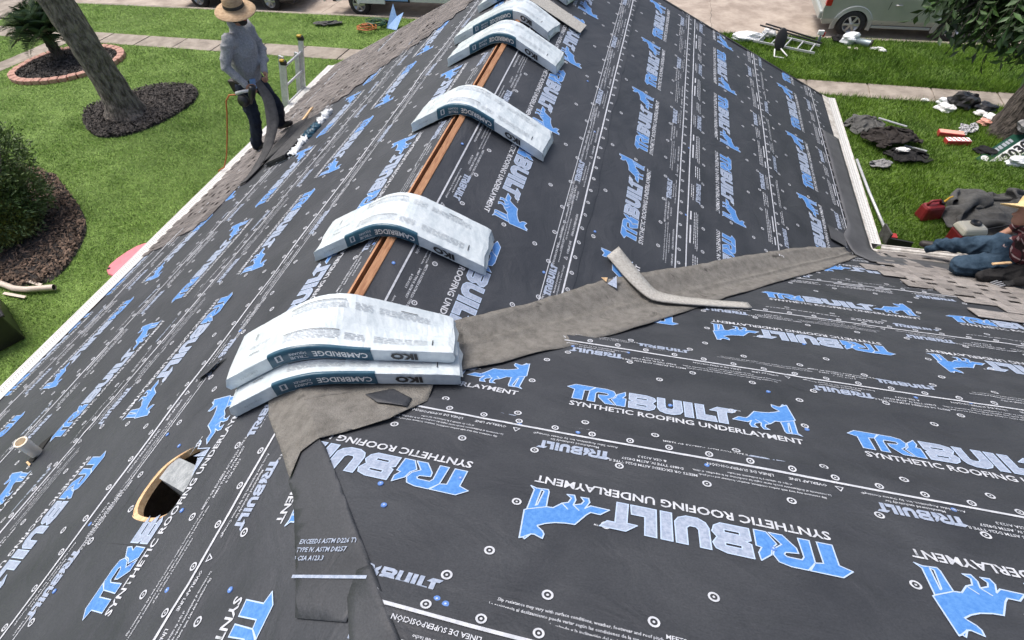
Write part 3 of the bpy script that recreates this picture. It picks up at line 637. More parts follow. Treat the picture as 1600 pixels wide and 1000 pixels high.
felt('valley_felt', [(.0, .10, .14), (.25, .30, .20), (.6, .17, .23), (1.0, .17, .27), (1.5, .25, .25), (2.0, .22, .20), (2.6, .22, .16), (3.1, .19, .15), (3.45, .14, .10), (3.68, .09, .07)], M['felt'])
def drape_poly(name, poly, m, hgt, parent, step=.03, amp=.003, mats=None):
    V2, F2 = poly_soup([poly]); bm = bmesh.new(); vs = [bm.verts.new((p[0], p[1], 0)) for p in V2]
    for f in F2: bm.faces.new([vs[k] for k in f])
    xs = [p[0] for p in poly]; ys = [p[1] for p in poly]
    cuts = [((x, 0, 0), (1, 0, 0)) for x in np.arange(min(xs) + step, max(xs), step)] + [((0, y, 0), (0, 1, 0)) for y in np.arange(min(ys) + step, max(ys), step)] + [((0, 0, 0), (1, 1, 0)), ((0, 0, 0), (1, -1, 0)), ((0, 0, 0), (1, 0, 0))]
    for c, n in cuts: bmesh.ops.bisect_plane(bm, geom=bm.verts[:] + bm.edges[:] + bm.faces[:], plane_co=c, plane_no=n)
    for v in bm.verts: v.co.z = float(Hroof(v.co.x, v.co.y)) + hgt + amp * (math.sin(v.co.x * 17 + v.co.y * 9) + math.sin(v.co.y * 21 - v.co.x * 6))
    bm.normal_update()
    if sum(f.normal.z for f in bm.faces) < 0: bmesh.ops.reverse_faces(bm, faces=bm.faces[:])
    me = bpy.data.meshes.new(name); bm.to_mesh(me); bm.free(); me.materials.append(m)
    for p in me.polygons: p.use_smooth = True
    o = link(name, me, parent); t = o.modifiers.new('t', 'SOLIDIFY'); t.thickness = .0015; t.offset = 1; return o
drape_poly('valley_felt', [(-.16, -.06), (-.08, -.17), (.10, -.33), (.27, -.49), (.25, -.37), (.30, -.32), (.52, -.12), (.62, .06), (.56, .40), (.30, .42), (-.1, .25)], M['felt'], .024, house, amp=.003)
# the wing's sheet folded a hand's width over the hip
flap = drape_poly('underlayment_flap', [(.24, -.26), (.22, -.37), (.265, -.50), (.33, -.56), (.43, -.70), (.52, -.83), (.60, -.955), (.79, -.945), (.80, -.785), (.56, -.545), (.36, -.345)], M['sheet_x'], .0155, house, step=.05, amp=.0008)
drape_poly('underlayment_flap', [(.755, -.80), (.76, -.88), (.85, -1.03), (1.02, -1.30), (1.75, -2.0), (2.0, -1.985), (1.0, -.985), (.80, -.78)], M['sheet_x'], .0165, house, step=.1, amp=.0008)
def flap_text():
    out = []; off = 0; Vs, Fs = [], []
    for i, s in enumerate(('EXCEEDS ASTM D226 TYPE II,', 'TYPE IV, ASTM D8257', '& CSA A123.3')):
        V, F = text_soup(s, .022, .02); Vs.append(V + [0, -i * .028]); Fs.append(F + off); off += len(V)
    V, F = rect(-.03, -.112, .32, -.102, 6); Vs.append(V); Fs.append(F + off); off += len(V)
    V = np.concatenate(Vs); F = np.concatenate(Fs); ang = R(4); c, s_ = math.cos(ang), math.sin(ang)
    X = .475 + V[:, 0] * c - V[:, 1] * s_; Y = -.735 + V[:, 0] * s_ + V[:, 1] * c
    kp = inpoly(np.stack([X, Y], 1)[F].mean(1), [(.24, -.26), (.22, -.37), (.265, -.50), (.33, -.56), (.43, -.70), (.52, -.83), (.60, -.955), (.80, -.955), (.80, -.80), (.54, -.54)]); F = F[kp]
    us, inv = np.unique(F, return_inverse=True); X, Y = X[us], Y[us]
    link('printed_lettering', npmesh('printed_lettering', np.stack([X, Y, Hroof(X, Y) + .021], 1), inv.reshape(F.shape), M['silver']), flap)
flap_text()
# small torn flaps of the sheet
drape_poly('underlayment_flap', [(-.95, .235), (-.86, .30), (-.80, .33), (-.845, .20), (-.90, .16)], M['sheet_y'], .03, house, step=.05, amp=.006)
drape_poly('underlayment_flap', [(.33, .02), (.42, -.03), (.56, -.02), (.55, .05), (.44, .09)], M['sheet_x'], .034, house, step=.05, amp=.006)
# smooth membrane along the right eave, bent round the inner corner
def membrane():
    V, F = [], []; pts = []
    for y in np.arange(6.25, 3.95, -.1): pts.append((3.985, y, 3.74 if y > 4.2 else 3.74 - (4.2 - y) * .4, y))
    for k in range(9):
        q = k / 8 * math.pi / 2; pts.append((3.985 + .28 * (1 - math.cos(q)) , 3.97 - .24 * math.sin(q), 3.64 + .25 * math.sin(q) * .6, 3.95 - .47 * math.sin(q)))
    for x in np.arange(4.35, 5.0, .1): pts.append((x, 3.73, x - .10, 3.47))
    for a, b, c, d in pts:
        for k in np.linspace(0, 1, 6):
            x, y = a + (c - a) * k, b + (d - b) * k; V.append((x, y, float(Hroof(x, y)) + .024 + .002 * math.sin(y * 9 + x * 7)))
    n = 6; idx = np.arange(len(V)).reshape(len(pts), n); F = np.stack([idx[:-1, :-1], idx[1:, :-1], idx[1:, 1:], idx[:-1, 1:]], -1).reshape(-1, 4)
    o = link('eave_membrane', npmesh('eave_membrane', np.array(V), F[:, ::-1], M['felt2'], smooth=True), house); t = o.modifiers.new('t', 'SOLIDIFY'); t.thickness = .004; t.offset = 0
membrane()
mb = MB(); mb.box((3.55, 3.86, float(Hroof(3.55, 3.86)) + .033), (.20, .22, .004), rot=Matrix.Rotation(TH, 3, 'Y')); mb.build('eave_membrane', M['felt2'], house)
# gutters and drip edges
EZ = Z0 - WR * T
def gutter(p0, p1, out, m, guard):
    """K-style gutter between two eave points; out = outward horizontal direction"""
    p0, p1, out = Vector(p0), Vector(p1), Vector(out); prof = [(0, .015), (0, -.09), (.075, -.09), (.10, -.03), (.125, -.02), (.125, .0), (.115, .0), (.112, -.012), (.092, -.022), (.070, -.082), (.006, -.082), (.006, .015)]
    mb = MB(); vs = [p + out * a + Vector((0, 0, b)) for p in (p0, p1) for a, b in prof]; n = len(prof)
    mb.add(vs, [(i, (i + 1) % n, n + (i + 1) % n, n + i) for i in range(n)] + [tuple(range(n)), tuple(range(2 * n - 1, n - 1, -1))]); g = mb.build('gutter', m, house)
    if guard:
        mb = MB(); a, b = p0 + out * .004 + Vector((0, 0, .004)), p1 + out * .004 + Vector((0, 0, .004)); c, d = b + out * .108 - Vector((0, 0, .006)), a + out * .108 - Vector((0, 0, .006))
        mb.add([a, b, c, d], [(0, 1, 2, 3)]); gd = mb.build('gutter_guard', M['guard'], g)
        mb = MB(); L_ = (p1 - p0).length; t = (p1 - p0).normalized()
        for i in range(int(L_ / .028)):
            for j in range(3):
                q = p0 + t * (i * .028 + (.014 if j % 2 else 0)) + out * (.028 + j * .026) + Vector((0, 0, .0055 - j * .0016)); e = t * .006; f_ = out * .006
                mb.add([q - e - f_, q + e - f_, q + e + f_, q - e + f_], [(0, 1, 2, 3)])
        mb.build('perforation', M['perf'], gd)['kind'] = 'stuff'
    return g
gutter((-WR, -6, EZ), (-WR, LF + .02, EZ), (-1, 0, 0), M['gutterwhite'], True)
gutter((WR, LF + .02, EZ), (WR, 4.125, EZ), (1, 0, 0), M['dirtywhite'], True)
gutter((4.127, WR, EZ), (9, WR, EZ), (0, 1, 0), M['dirtywhite'], False)
for x0, y0, x1, y1, ox, oy in ((-WR, -6, -WR, LF, 1, 0), (WR, WR, WR, LF, -1, 0), (WR + .002, WR, 9, WR, 0, -1)):
    mb = MB(); w = .075
    mb.add([(x0 - ox * .012, y0 - oy * .012, EZ + .0165), (x1 - ox * .012, y1 - oy * .012, EZ + .0165), (x1 + ox * w, y1 + oy * w, EZ + w * T + .0165), (x0 + ox * w, y0 + oy * w, EZ + w * T + .0165), (x0 - ox * .012, y0 - oy * .012, EZ - .02), (x1 - ox * .012, y1 - oy * .012, EZ - .02)], [(0, 1, 2, 3), (0, 4, 5, 1)])
    mb.build('drip_edge', M['gutterwhite'] if x0 < 0 else M['dirtywhite'], house)
for sx in (-1, 1):                 # rake trim at the far gable
    mb = MB(); a, b = Vector((0, LF + .012, Z0)), Vector((sx * WR, LF + .012, EZ))
    mb.add([a + Vector((0, 0, .016)), b + Vector((0, 0, .016)), b + Vector((0, 0, -.14)), a + Vector((0, 0, -.14)), a + Vector((0, -.045, .016)), b + Vector((0, -.045, .016))], [(0, 1, 2, 3), (0, 4, 5, 1)]); mb.build('rake_trim', M['plastic_d'] if sx > 0 else M['gutterwhite'], house)
# ------------------------------------------------------------------ shingles laid so far (each a part), with their ragged double layer
def shingle_mesh(v, m):
    rg = random.Random(v); mb = MB(); L_, Wd = 1.0, .19
    mb.box((L_ / 2, Wd / 2, .003), (L_ - .004, Wd, .004))
    x = .01
    while x < L_ - .06:
        w = rg.uniform(.07, .2); x1 = min(x + w, L_ - .01); mb.box(((x + x1) / 2, .072, .0062), (x1 - x, .144 + rg.uniform(-.004, .0), .0026), top=(.97, 1)); x = x1 + rg.uniform(.03, .11)
    return mb.mesh('shingle', m)
SH = [shingle_mesh(i, M['shingle']) for i in range(5)]; SHW = [shingle_mesh(i + 9, M['shingle_warm']) for i in range(5)]
def lay(me, pl, a, s, h, du, jitter=.0):
    """shingle with its butt edge at slope s, running along +a (du=1)"""
    d = PL[pl]; ea, n = Vector(d['ea']), Vector(d['n']); up = Vector(d['es']) * (1 if pl == 'L' else -1)
    ex = ea * du; ex = ex - n * ex.dot(n)
    m3 = Matrix((ex, up, ex.cross(up))).transposed()
    if m3.col[2].z < 0: ex = -ex; m3 = Matrix((ex, up, ex.cross(up))).transposed()
    m3 = m3 @ Matrix.Rotation(jitter, 3, 'Z')
    o = link('shingle', me, house); o.matrix_world = Matrix.Translation(P3(pl, a, s, h)) @ m3.to_4x4(); return o
EXPO = .137
def edge_left(s):
    """nearest laid point along the eave for the course at slope s (staircase towards the gable)"""
    x = s * CO
    return np.interp(x, [-4.0, -3.78, -3.28, -3.1, -2.9, -2.47, -2.13, -1.62, -1.35, -1.1, -.7], [2.35, 2.4, 2.58, 3.6, 4.6, 5.1, 5.6, 5.95, 6.3, 6.7, 7.2])
def lay_clipped(me, pl, a, a1, s, h):
    o = lay(me, pl, a, s, h, 1); L_ = a1 - a
    if L_ < .998: o.scale = (L_, 1, 1)
    return o
for c in range(30):
    s = -WR / CO - .012 + c * EXPO; x = s * CO
    if x > -.75: break
    a = float(edge_left(s)) + random.uniform(-.05, .05); first = True
    end = LF - .004; k = 0
    # run backwards from the gable so the free end stays ragged
    b = end
    while b > a + .08:
        L_ = min(1.0, b - a) if b - a < 1.0 else 1.0
        if k == 0: L_ = min(L_, .4 + .6 * ((c * .37) % 1))
        d_ = PL['L']; o = lay(SH[(c * 3 + k * 2) % 5], 'L', b if False else b, s, .010 + .0015 * (k % 2), -1)
        # local x runs towards -a
        o.scale = (L_, 1, 1); b -= L_; k += 1
for (a, s, n) in ((4.62, 4.36, 5), (4.55, 4.22, 5), (4.75, 4.08, 5), (4.42, 3.94, 5), (4.55, 3.80, 5), (4.22, 3.66, 5), (4.32, 3.52, 4), (4.5, 3.38, 4), (4.42, 3.24, 4), (4.62, 3.10, 4), (4.72, 2.96, 3), (4.95, 2.82, 3), (5.1, 2.68, 3)):
    for k in range(n):
        lay(SHW[(int(a * 37) + k) % 5], 'C', a + .42 + k * 1.0, s + .055, .016 + .001 * (k % 2), 1, random.uniform(-.006, .006))
for a, s in ((4.02, 2.52), (5.03, 2.50), (4.62, 2.66)): lay(SHW[int(a * 9) % 5], 'C', a + 1.05, s + .09, .02, 1, -.045)
# ------------------------------------------------------------------ vent pipe, cut hole with duct, cap nails
pb = Vector((-2.20, -.25, float(Hroof(-2.2, -.25)))); mb = MB()
mb.lathe([(.036, -.05), (.036, .11), (.040, .112), (.040, .165), (.036, .167), (.032, .167), (.030, .08), (.0, .08)], 20, pb); pipe = mb.build('vent_pipe', M['pvc'], house, smooth=False)
mb = MB(); q = [P3('L', -.255 + a, -2.2 / CO + s, .0105) for a, s in ((-.06, .06), (.16, -.02), (.08, -.08), (-.055, -.03))]; mb.add(q, [(0, 1, 2, 3)]); mb.build('pipe_opening', M['hole'], house)
mb = MB(); q = [P3('L', -.255 + a, -2.2 / CO + s, h) for a, s, h in ((-.075, .058, .011), (-.05, -.035, .011), (-.06, -.045, .011), (-.09, .06, .011))]; mb.add(q, [(0, 1, 2, 3)]); mb.build('plywood_edge', M['ply'], house)
mb = MB(); n = len(LENS)
inn = [tuple(_c + (np.array(p) - _c) * .975 + (.004, .004)) for p in LENS]
vs = [P3('L', *p, .0035) for p in LENS_PRINT] + [P3('L', *p, .002) for p in inn] + [P3('L', *p, -.03) for p in inn]
mb.add(vs, [(i, (i + 1) % n, n + (i + 1) % n, n + i) for i in range(n)] + [(n + i, n + (i + 1) % n, 2 * n + (i + 1) % n, 2 * n + i) for i in range(n)]); mb.build('plywood_edge', M['ply'], house)
mb = MB(); q = [P3('L', a, s, -.004) for a, s in ((-.335, -.70), (-.405, -.42), (-.53, -.425), (-.455, -.715))]; q2 = [p - Vector((0, 0, .25)) for p in q]
mb.add(q + q2, [(0, 1, 2, 3), (0, 4, 5, 1), (1, 5, 6, 2), (2, 6, 7, 3), (3, 7, 4, 0)]); mb.build('metal_duct', M['galv'], house)
capme = MB().lathe([(.0035, .0022), (.0055, .0018), (.0105, .0014), (.0112, -.002)], 12).lathe([(.0, .0030), (.0036, .0026)], 8, mi=1).mesh('cap_nail', [M['bluecap'], M['pale']])
def cap(pl, a, s):
    o = link('cap_nail', capme, house); d = PL[pl]; z = Vector(d['n']); x = Vector(d['ea']); o.matrix_world = Matrix.Translation(P3(pl, a, s, float(wrinkle(pl, np.array(a), np.array(s))) + .0035)) @ Matrix((x, z.cross(x), z)).transposed().to_4x4()
for a, s in ((2.36, .40), (1.74, .41), (1.07, .02), (1.33, .04), (1.87, -.03), (2.78, -.02), (3.03, .93), (2.05, -.43), (.93, -.40), (.66, -.52), (.72, -.62), (1.03, -.93), (1.06, -.94), (2.86, -.55), (3.9, 1.5), (2.6, 1.45), (3.3, .96), (1.2, .9), (.78, .40), (2.25, .72), (1.52, .93), (3.6, -.2), (2.9, 1.98)): cap('C', a, s)
for a, s in ((-.86, -.44), (-.93, -.08), (-.62, -.32), (-.28, -.72), (.05, -.18), (-.2, -.92), (-.7, -1.02), (-.9, .28), (-1.0, -.9), (.3, -.4), (.55, -.95), (1.1, -.1), (2.1, -.5)): cap('L', a, s)
for a, s in ((.95, .10), (1.32, .11), (1.9, .62), (2.3, .12), (3.1, .12), (2.1, 1.3), (3.4, 1.1), (4.2, .9), (2.9, 2.1), (4.0, 2.1), (1.45, 1.0)): cap('R', a, s)

# ------------------------------------------------------------------ ground, lawns, pavement, street
def struct(name, mb, m, **k): o = mb.build(name, m, **k); o['kind'] = 'structure'; return o
mb = MB(); mb.add([(-200, -200, -.30), (200, -200, -.30), (200, 200, -.30), (-200, 200, -.30)], [(0, 1, 2, 3)]); struct('ground', mb, M['lawn'])
def pav_near(x): return 13.10 + .017 * (8 - x)
def pav_far(x): return 13.88 + .017 * (8 - x)
CURB = 16.78
BED_TREE = smoothpoly([(-12.57, 9.0), (-13.02, 9.6), (-12.79, 9.95), (-12.16, 10.94), (-11.16, 11.3), (-10.44, 10.95), (-10.18, 10.2), (-10.41, 9.17), (-10.84, 8.51), (-11.48, 8.32), (-12.04, 8.55)])
BED_PALM = smoothpoly([(-16.95, 11.15), (-16.55, 10.72), (-15.86, 10.6), (-14.95, 10.9), (-14.45, 11.5), (-14.15, 12.3), (-14.55, 12.95), (-15.3, 13.15), (-16.4, 12.9), (-16.95, 12.3)])
BED_BUSH = smoothpoly([(-11.6, 6.9), (-10.7, 6.35), (-9.75, 5.75), (-9.15, 5.25), (-8.8, 4.6), (-8.62, 3.95), (-8.75, 3.62), (-9.6, 3.45), (-12, 2.6), (-14, 3), (-14, 7)])
PATH = [(-17.0, 13.6), (-17.35, 12.0), (-18.4, 8.0), (-19.1, 5.0), (-19.9, 5.2), (-19.1, 8.2), (-18.05, 12.0), (-17.75, 13.6)]
mb = MB(); mb.prism([(-60, -40), (60, -40), (60, pav_near(60)), (-60, pav_near(-60))], -.29, 0); struct('lawn', mb, M['lawn'])
mb = MB(); mb.prism([(-21.2, pav_far(-21)), (60, pav_far(60)), (60, CURB - .15), (-21.6, CURB - .15)], -.29, 0); struct('lawn', mb, M['lawn'])
mb = MB(); mb.prism([(-60, pav_near(-60)), (60, pav_near(60)), (60, pav_far(60)), (-60, pav_far(-60))], -.29, -.022); pavement = struct('pavement', mb, M['concrete'])
x = -26.0
while x < 15:
    mb = MB(); g = .010; j = random.uniform(-.006, .006); sk = .06
    mb.prism([(x + g, pav_near(x) + .01), (x + 1.40 - g, pav_near(x + 1.4) + .01), (x + 1.40 - g + sk, pav_far(x + 1.4) - .01), (x + g + sk, pav_far(x) - .01)], -.021, .008 + j)
    mb.build('slab', M['concrete'], pavement, bevel=.006); x += 1.42
mb = MB(); mb.prism([(-60, CURB), (60, CURB), (60, 27), (-60, 27)], -.295, -.13); street = struct('street', mb, M['street'])
mb = MB(); mb.prism([(-60, CURB - .152), (60, CURB - .152), (60, CURB), (-60, CURB)], -.29, .012); struct('kerb', mb, M['concrete'], bevel=.02)
mb = MB(); mb.prism([(-28, pav_far(-28) + .003), (-21.2, pav_far(-21) + .003), (-21.6, CURB - .155), (-28, CURB - .155)], -.29, .004); struct('driveway_apron', mb, M['concrete'])
mb = MB(); mb.prism(PATH[:4] + PATH[4:], -.29, .012); struct('path', mb, M['concrete'], bevel=.01)
mb = MB(); mb.prism([(-60, 27), (60, 27), (60, 60), (-60, 60)], -.29, 0); struct('lawn', mb, M['lawn'])
def crack(pts, w):
    mb = MB(); V, F = [], []
    for i, (x, y) in enumerate(pts): ww = w * random.uniform(.5, 1.4); V += [(x - ww, y, -.126), (x + ww, y, -.126)]
    mb.add(V, [(2 * i, 2 * i + 1, 2 * i + 3, 2 * i + 2) for i in range(len(pts) - 1)]); mb.build('crack', M['asphaltcrack'], street)
pts = [(2.05, 16.8)]
for i in range(40): pts.append((pts[-1][0] + random.uniform(-.10, .09), pts[-1][1] + .16))
crack(pts, .010); crack([(3.0 + random.uniform(-.03, .03), 16.8 + i * .15) for i in range(30)], .006); crack([(-10.0 + i * .02 + random.uniform(-.03, .03), 16.8 + i * .15) for i in range(30)], .008)
# mulch beds
CHIPS = []
def bed(poly, chipm, n, seed, brown=False):
    c = np.mean(poly, 0); mb = MB(); k = len(poly); rings = [1.0, .985, .8, .5, .2]; hz = [.004, .03, .055, .075, .08]; vs = []
    for r, h in zip(rings, hz): vs += [(c[0] + (p[0] - c[0]) * r, c[1] + (p[1] - c[1]) * r, h) for p in poly]
    vs.append((c[0], c[1], .08)); fs = [(i * k + j, i * k + (j + 1) % k, (i + 1) * k + (j + 1) % k, (i + 1) * k + j) for i in range(4) for j in range(k)] + [(4 * k + j, 4 * k + (j + 1) % k, 5 * k) for j in range(k)]
    o = mb.add(vs, fs).build('mulch_bed', M['mulch'], smooth=True); o['kind'] = 'structure'
    rg = np.random.default_rng(seed); lo, hi = np.min(poly, 0), np.max(poly, 0); P = rg.uniform(lo, hi, (n, 2)); P = P[inpoly(P, poly)]; P = P[(P[:, 0] > -13.6)| (P[:, 1] > 9)]
    m = len(P); L_ = rg.uniform(.015, .05, m); W_ = rg.uniform(.006, .016, m); a = rg.uniform(0, 6.28, m); z = .05 + rg.uniform(.0, .05, m); tl = rg.normal(0, .45, m)
    dx, dy = np.cos(a), np.sin(a); V = np.stack([np.stack([P[:, 0] + sx * dx * L_ - sy * dy * W_, P[:, 1] + sx * dy * L_ + sy * dx * W_, z + sx * tl * L_ + sy * W_ * .5], 1) for sx, sy in ((-1, -1), (1, -1), (1, 1), (-1, 1))], 1).reshape(-1, 3)
    ch = link('mulch_chips', npmesh('mulch_chips', V, np.arange(m * 4).reshape(-1, 4), chipm)); tag(ch, ('dark shredded mulch chips ' + ('under the left-hand bush' if brown else ('around the leaning tree' if seed == 2 else 'inside the brick ring'))), 'mulch', kind='stuff')
bed(BED_TREE, M['chip'], 14000, 2); bed(BED_PALM, M['chip'], 9000, 3); bed(BED_BUSH, M['chipbrown'], 16000, 4, True)
# grass blades
def grass(name, label, rects, dens, m, seed, hmin=.035, hmax=.075, excl=()):
    rg = np.random.default_rng(seed); Ps = []
    for (x0, y0, x1, y1, k) in rects:
        n = int((x1 - x0) * (y1 - y0) * dens * k); P = rg.uniform((x0, y0), (x1, y1), (n, 2)); Ps.append(P)
    P = np.concatenate(Ps)
    for e in excl: P = P[~inpoly(P, e)]
    ok = ~((P[:, 1] > pav_near(P[:, 0]) + .02) & (P[:, 1] < pav_far(P[:, 0]) - .03)); P = P[ok]; n = len(P)
    clump = .5 + .5 * np.sin(P[:, 0] * 2.3 + 1.7 * np.sin(P[:, 1] * 1.9)) * np.sin(P[:, 1] * 2.9 + 1.3 * np.sin(P[:, 0] * 1.4))
    h = rg.uniform(hmin, hmax, n) * (.75 + .5 * clump); a = rg.uniform(0, 6.2832, n); w = rg.uniform(.004, .009, n); ln = rg.normal(0, 1, (n, 2)) * .045
    z0 = np.full(n, -.005); B = np.stack([P[:, 0], P[:, 1], z0], 1); d = np.stack([np.cos(a) * w, np.sin(a) * w, np.zeros(n)], 1)
    tip = B + np.stack([ln[:, 0], ln[:, 1], h], 1); V = np.stack([B - d, B + d, tip], 1).reshape(-1, 3)
    o = link(name, npmesh(name, V, np.arange(n * 3).reshape(-1, 3), m)); tag(o, label, 'grass', kind='stuff'); return o
HOUSE_L = [(-3.6, -8), (-3.6, 7.2), (3.6, 7.2), (3.6, 3.6), (12, 3.6), (12, -8)]
grass('grass', 'mown lawn grass left of the house and along the street verge', [(-14, 1, -3.6, 6, 1.5), (-13, 6, -3.4, 14, 1.35), (-21, 6, -13, 14, .95), (-14, 0, -8, 1, 1), (-21.2, 13.8, 3.2, CURB - .14, 1.0), (-3.4, 7.2, 3.6, 13.3, .5)], 1850, M['grass'], 5, .022, .052, excl=(BED_TREE, BED_PALM, BED_BUSH, PATH, HOUSE_L))
grass('grass', 'deeper green lawn grass with tree shade in its colour, right of the house and its verge', [(3.6, 4.0, 12, 14.2, 1.25), (3.2, 13.6, 13, CURB - .13, 1.3)], 1850, M['grass_shaded'], 6, .05, .115, excl=(HOUSE_L,))
# brick ring of the palm bed
pe = np.array(BED_PALM); seg = np.linalg.norm(np.roll(pe, -1, 0) - pe, axis=1); tot = seg.sum(); cum = np.concatenate([[0], np.cumsum(seg)])
ringt = thing('brick_edging', 'oval ring of pinkish edging bricks around the sago palm', 'edging', (*np.mean(BED_PALM, 0), 0))
bme = MB().box((0, 0, 0), (.215, .20, .13)).mesh('brick', M['brick_edge']); nb = int(tot / .232)
for i in range(nb):
    d = (i + .5) / nb * tot; k = min(np.searchsorted(cum, d) - 1, len(seg) - 1); p = pe[k] + (np.roll(pe, -1, 0)[k] - pe[k]) * ((d - cum[k]) / seg[k]); t = np.roll(pe, -1, 0)[k] - pe[k]
    o = link('brick', bme, ringt, (p[0] - ringt.location.x, p[1] - ringt.location.y, .06 + random.uniform(-.008, .008)), math.atan2(t[1], t[0]) + random.uniform(-.05, .05)); bv = o.modifiers.new('b', 'BEVEL'); bv.width = .012; bv.segments = 1

# ------------------------------------------------------------------ trees, palm, bush
def trunk_mesh(pts, rs, n=22, flare=1.0, seed=0, rough=.06):
    rg = random.Random(seed); ph = [rg.uniform(0, 6.28) for _ in range(5)]; vs, fs = [], []; m = 10
    P = [Vector(p) for p in pts]; fine = []
    for i in range(len(P) - 1):
        for k in range(m): t = k / m; fine.append((P[i].lerp(P[i + 1], t), rs[i] + (rs[i + 1] - rs[i]) * t))
    fine.append((P[-1], rs[-1]))
    for c, r in fine:
        for k in range(n):
            q = 6.2832 * k / n; hgt = c.z; fl = 1 + flare * math.exp(-max(hgt, 0) / .22) * (.30 + .22 * math.sin(3 * q + ph[0]) + .15 * math.sin(5 * q + ph[1]))
            rr = r * fl * (1 + rough * math.sin(4 * q + hgt * 1.3 + ph[2]) + rough * .7 * math.sin(9 * q + hgt * 3.1 + ph[3]) + rough * .8 * math.sin(hgt * 11 + 3 * q + ph[4]) * .5)
            vs.append((c.x + rr * math.cos(q), c.y + rr * math.sin(q), c.z))
    N = len(fine); fs = [(i * n + k, i * n + (k + 1) % n, (i + 1) * n + (k + 1) % n, (i + 1) * n + k) for i in range(N - 1) for k in range(n)]
    return vs, fs
def leaf_arrays(C, D, Nn, L_, W_):
    """pointed leaves: base C, direction D, normal N"""
    S = np.cross(D, Nn); S /= np.linalg.norm(S, axis=1, keepdims=True) + 1e-9; L_ = L_[:, None]; W_ = W_[:, None]
    mid = C + D * L_ * .45; up = Nn * L_ * .06
    V = np.stack([C, mid - S * W_ + up, C + D * L_ - Nn * L_ * .08, mid + S * W_ + up], 1).reshape(-1, 3); n = len(C); i = np.arange(n)[:, None] * 4
    return V, np.concatenate([i + [0, 1, 2], i + [0, 2, 3]], 0)
def unit(v): return v / (np.linalg.norm(v, axis=-1, keepdims=True) + 1e-9)
def tree(name, label, base, trunk, rs, limbs, clumps, barkm, leafm, leaf, per, seed, flare=1.0):
    t = thing(name, label, 'tree', base); vs, fs = trunk_mesh(trunk, rs, flare=flare, seed=seed); mb = MB(); mb.add(vs, fs)
    mb.build('trunk', barkm, t, smooth=True)
    for lp, r0, r1 in limbs:
        mb = MB(); n = len(lp); mb.tube(lp, [r0 + (r1 - r0) * i / (n - 1) for i in range(n)], 8); mb.build('limb', barkm, t, smooth=True)
    rg = np.random.default_rng(seed); Cs, Ds, Ns, Ls, Ws = [], [], [], [], []; tw = MB()
    for (cx, cy, cz, rr, n) in clumps:
        for _ in range(n):
            d = unit(rg.normal(0, 1, 3)); b = np.array((cx, cy, cz)) + d * rr * rg.uniform(.1, 1) ** .6 * (1, 1, .75)
            ax = unit(d * .6 + rg.normal(0, .5, 3) + np.array((0, 0, -.55))); k = per; ts = np.linspace(.15, 1, k); Lr = rg.uniform(.30, .5) * leaf / .15
            side = unit(np.cross(ax, rg.normal(0, 1, 3))); nn = unit(np.cross(ax, side)); pts = b + ax * ts[:, None] * Lr + np.array((0, 0, -1)) * (ts[:, None] ** 2) * Lr * .35
            sg = np.where(np.arange(k) % 2, 1, -1)[:, None]; dd = unit(side * sg + ax * .75 + rg.normal(0, .18, (k, 3)) + np.array((0, 0, -.35)))
            Cs.append(pts); Ds.append(dd); Ns.append(unit(nn + rg.normal(0, .3, (k, 3)))); Ls.append(rg.uniform(.75, 1.2, k) * leaf); Ws.append(rg.uniform(.16, .22, k) * leaf)
            tw.tube([b, (b + pts[-1]) / 2 + np.array((0, 0, .02)), pts[-1]], .004, 3, caps=False)
    V, F = leaf_arrays(np.concatenate(Cs), np.concatenate(Ds), np.concatenate(Ns), np.concatenate(Ls), np.concatenate(Ws))
    cr = link('crown', npmesh('crown', V, F, leafm), t); tw.build('twigs', barkm, cr)['kind'] = 'stuff'; return t
# leaning trunk on the front lawn, its crown above the picture
tree('shade_tree', 'thick leaning grey-barked tree trunk in the oval mulch bed', (-11.55, 9.45, .05), [(0, 0, -.1), (.0, .02, .5), (-.10, .05, 1.6), (-.30, .10, 3.2), (-.5, .1, 5.0), (-.6, .2, 6.5)], [.40, .355, .335, .315, .28, .20],
     [([(-.5, .1, 4.8), (-1.6, .5, 6.0), (-2.8, 1.0, 6.8)], .15, .05), ([(-.45, .1, 5.0), (.6, -.6, 6.2), (1.5, -1.2, 7.0)], .15, .05), ([(-.55, .1, 5.8), (-.4, 1.2, 7.0), (.0, 2.2, 7.6)], .13, .04)],
     [(-2.8, 1.0, 7.0, 1.5, 60), (1.5, -1.0, 7.3, 1.4, 60), (0, 2.0, 7.8, 1.4, 60), (-.6, .2, 8.4, 1.7, 80)], M['bark'], M['leaf'], .17, 9, 11)
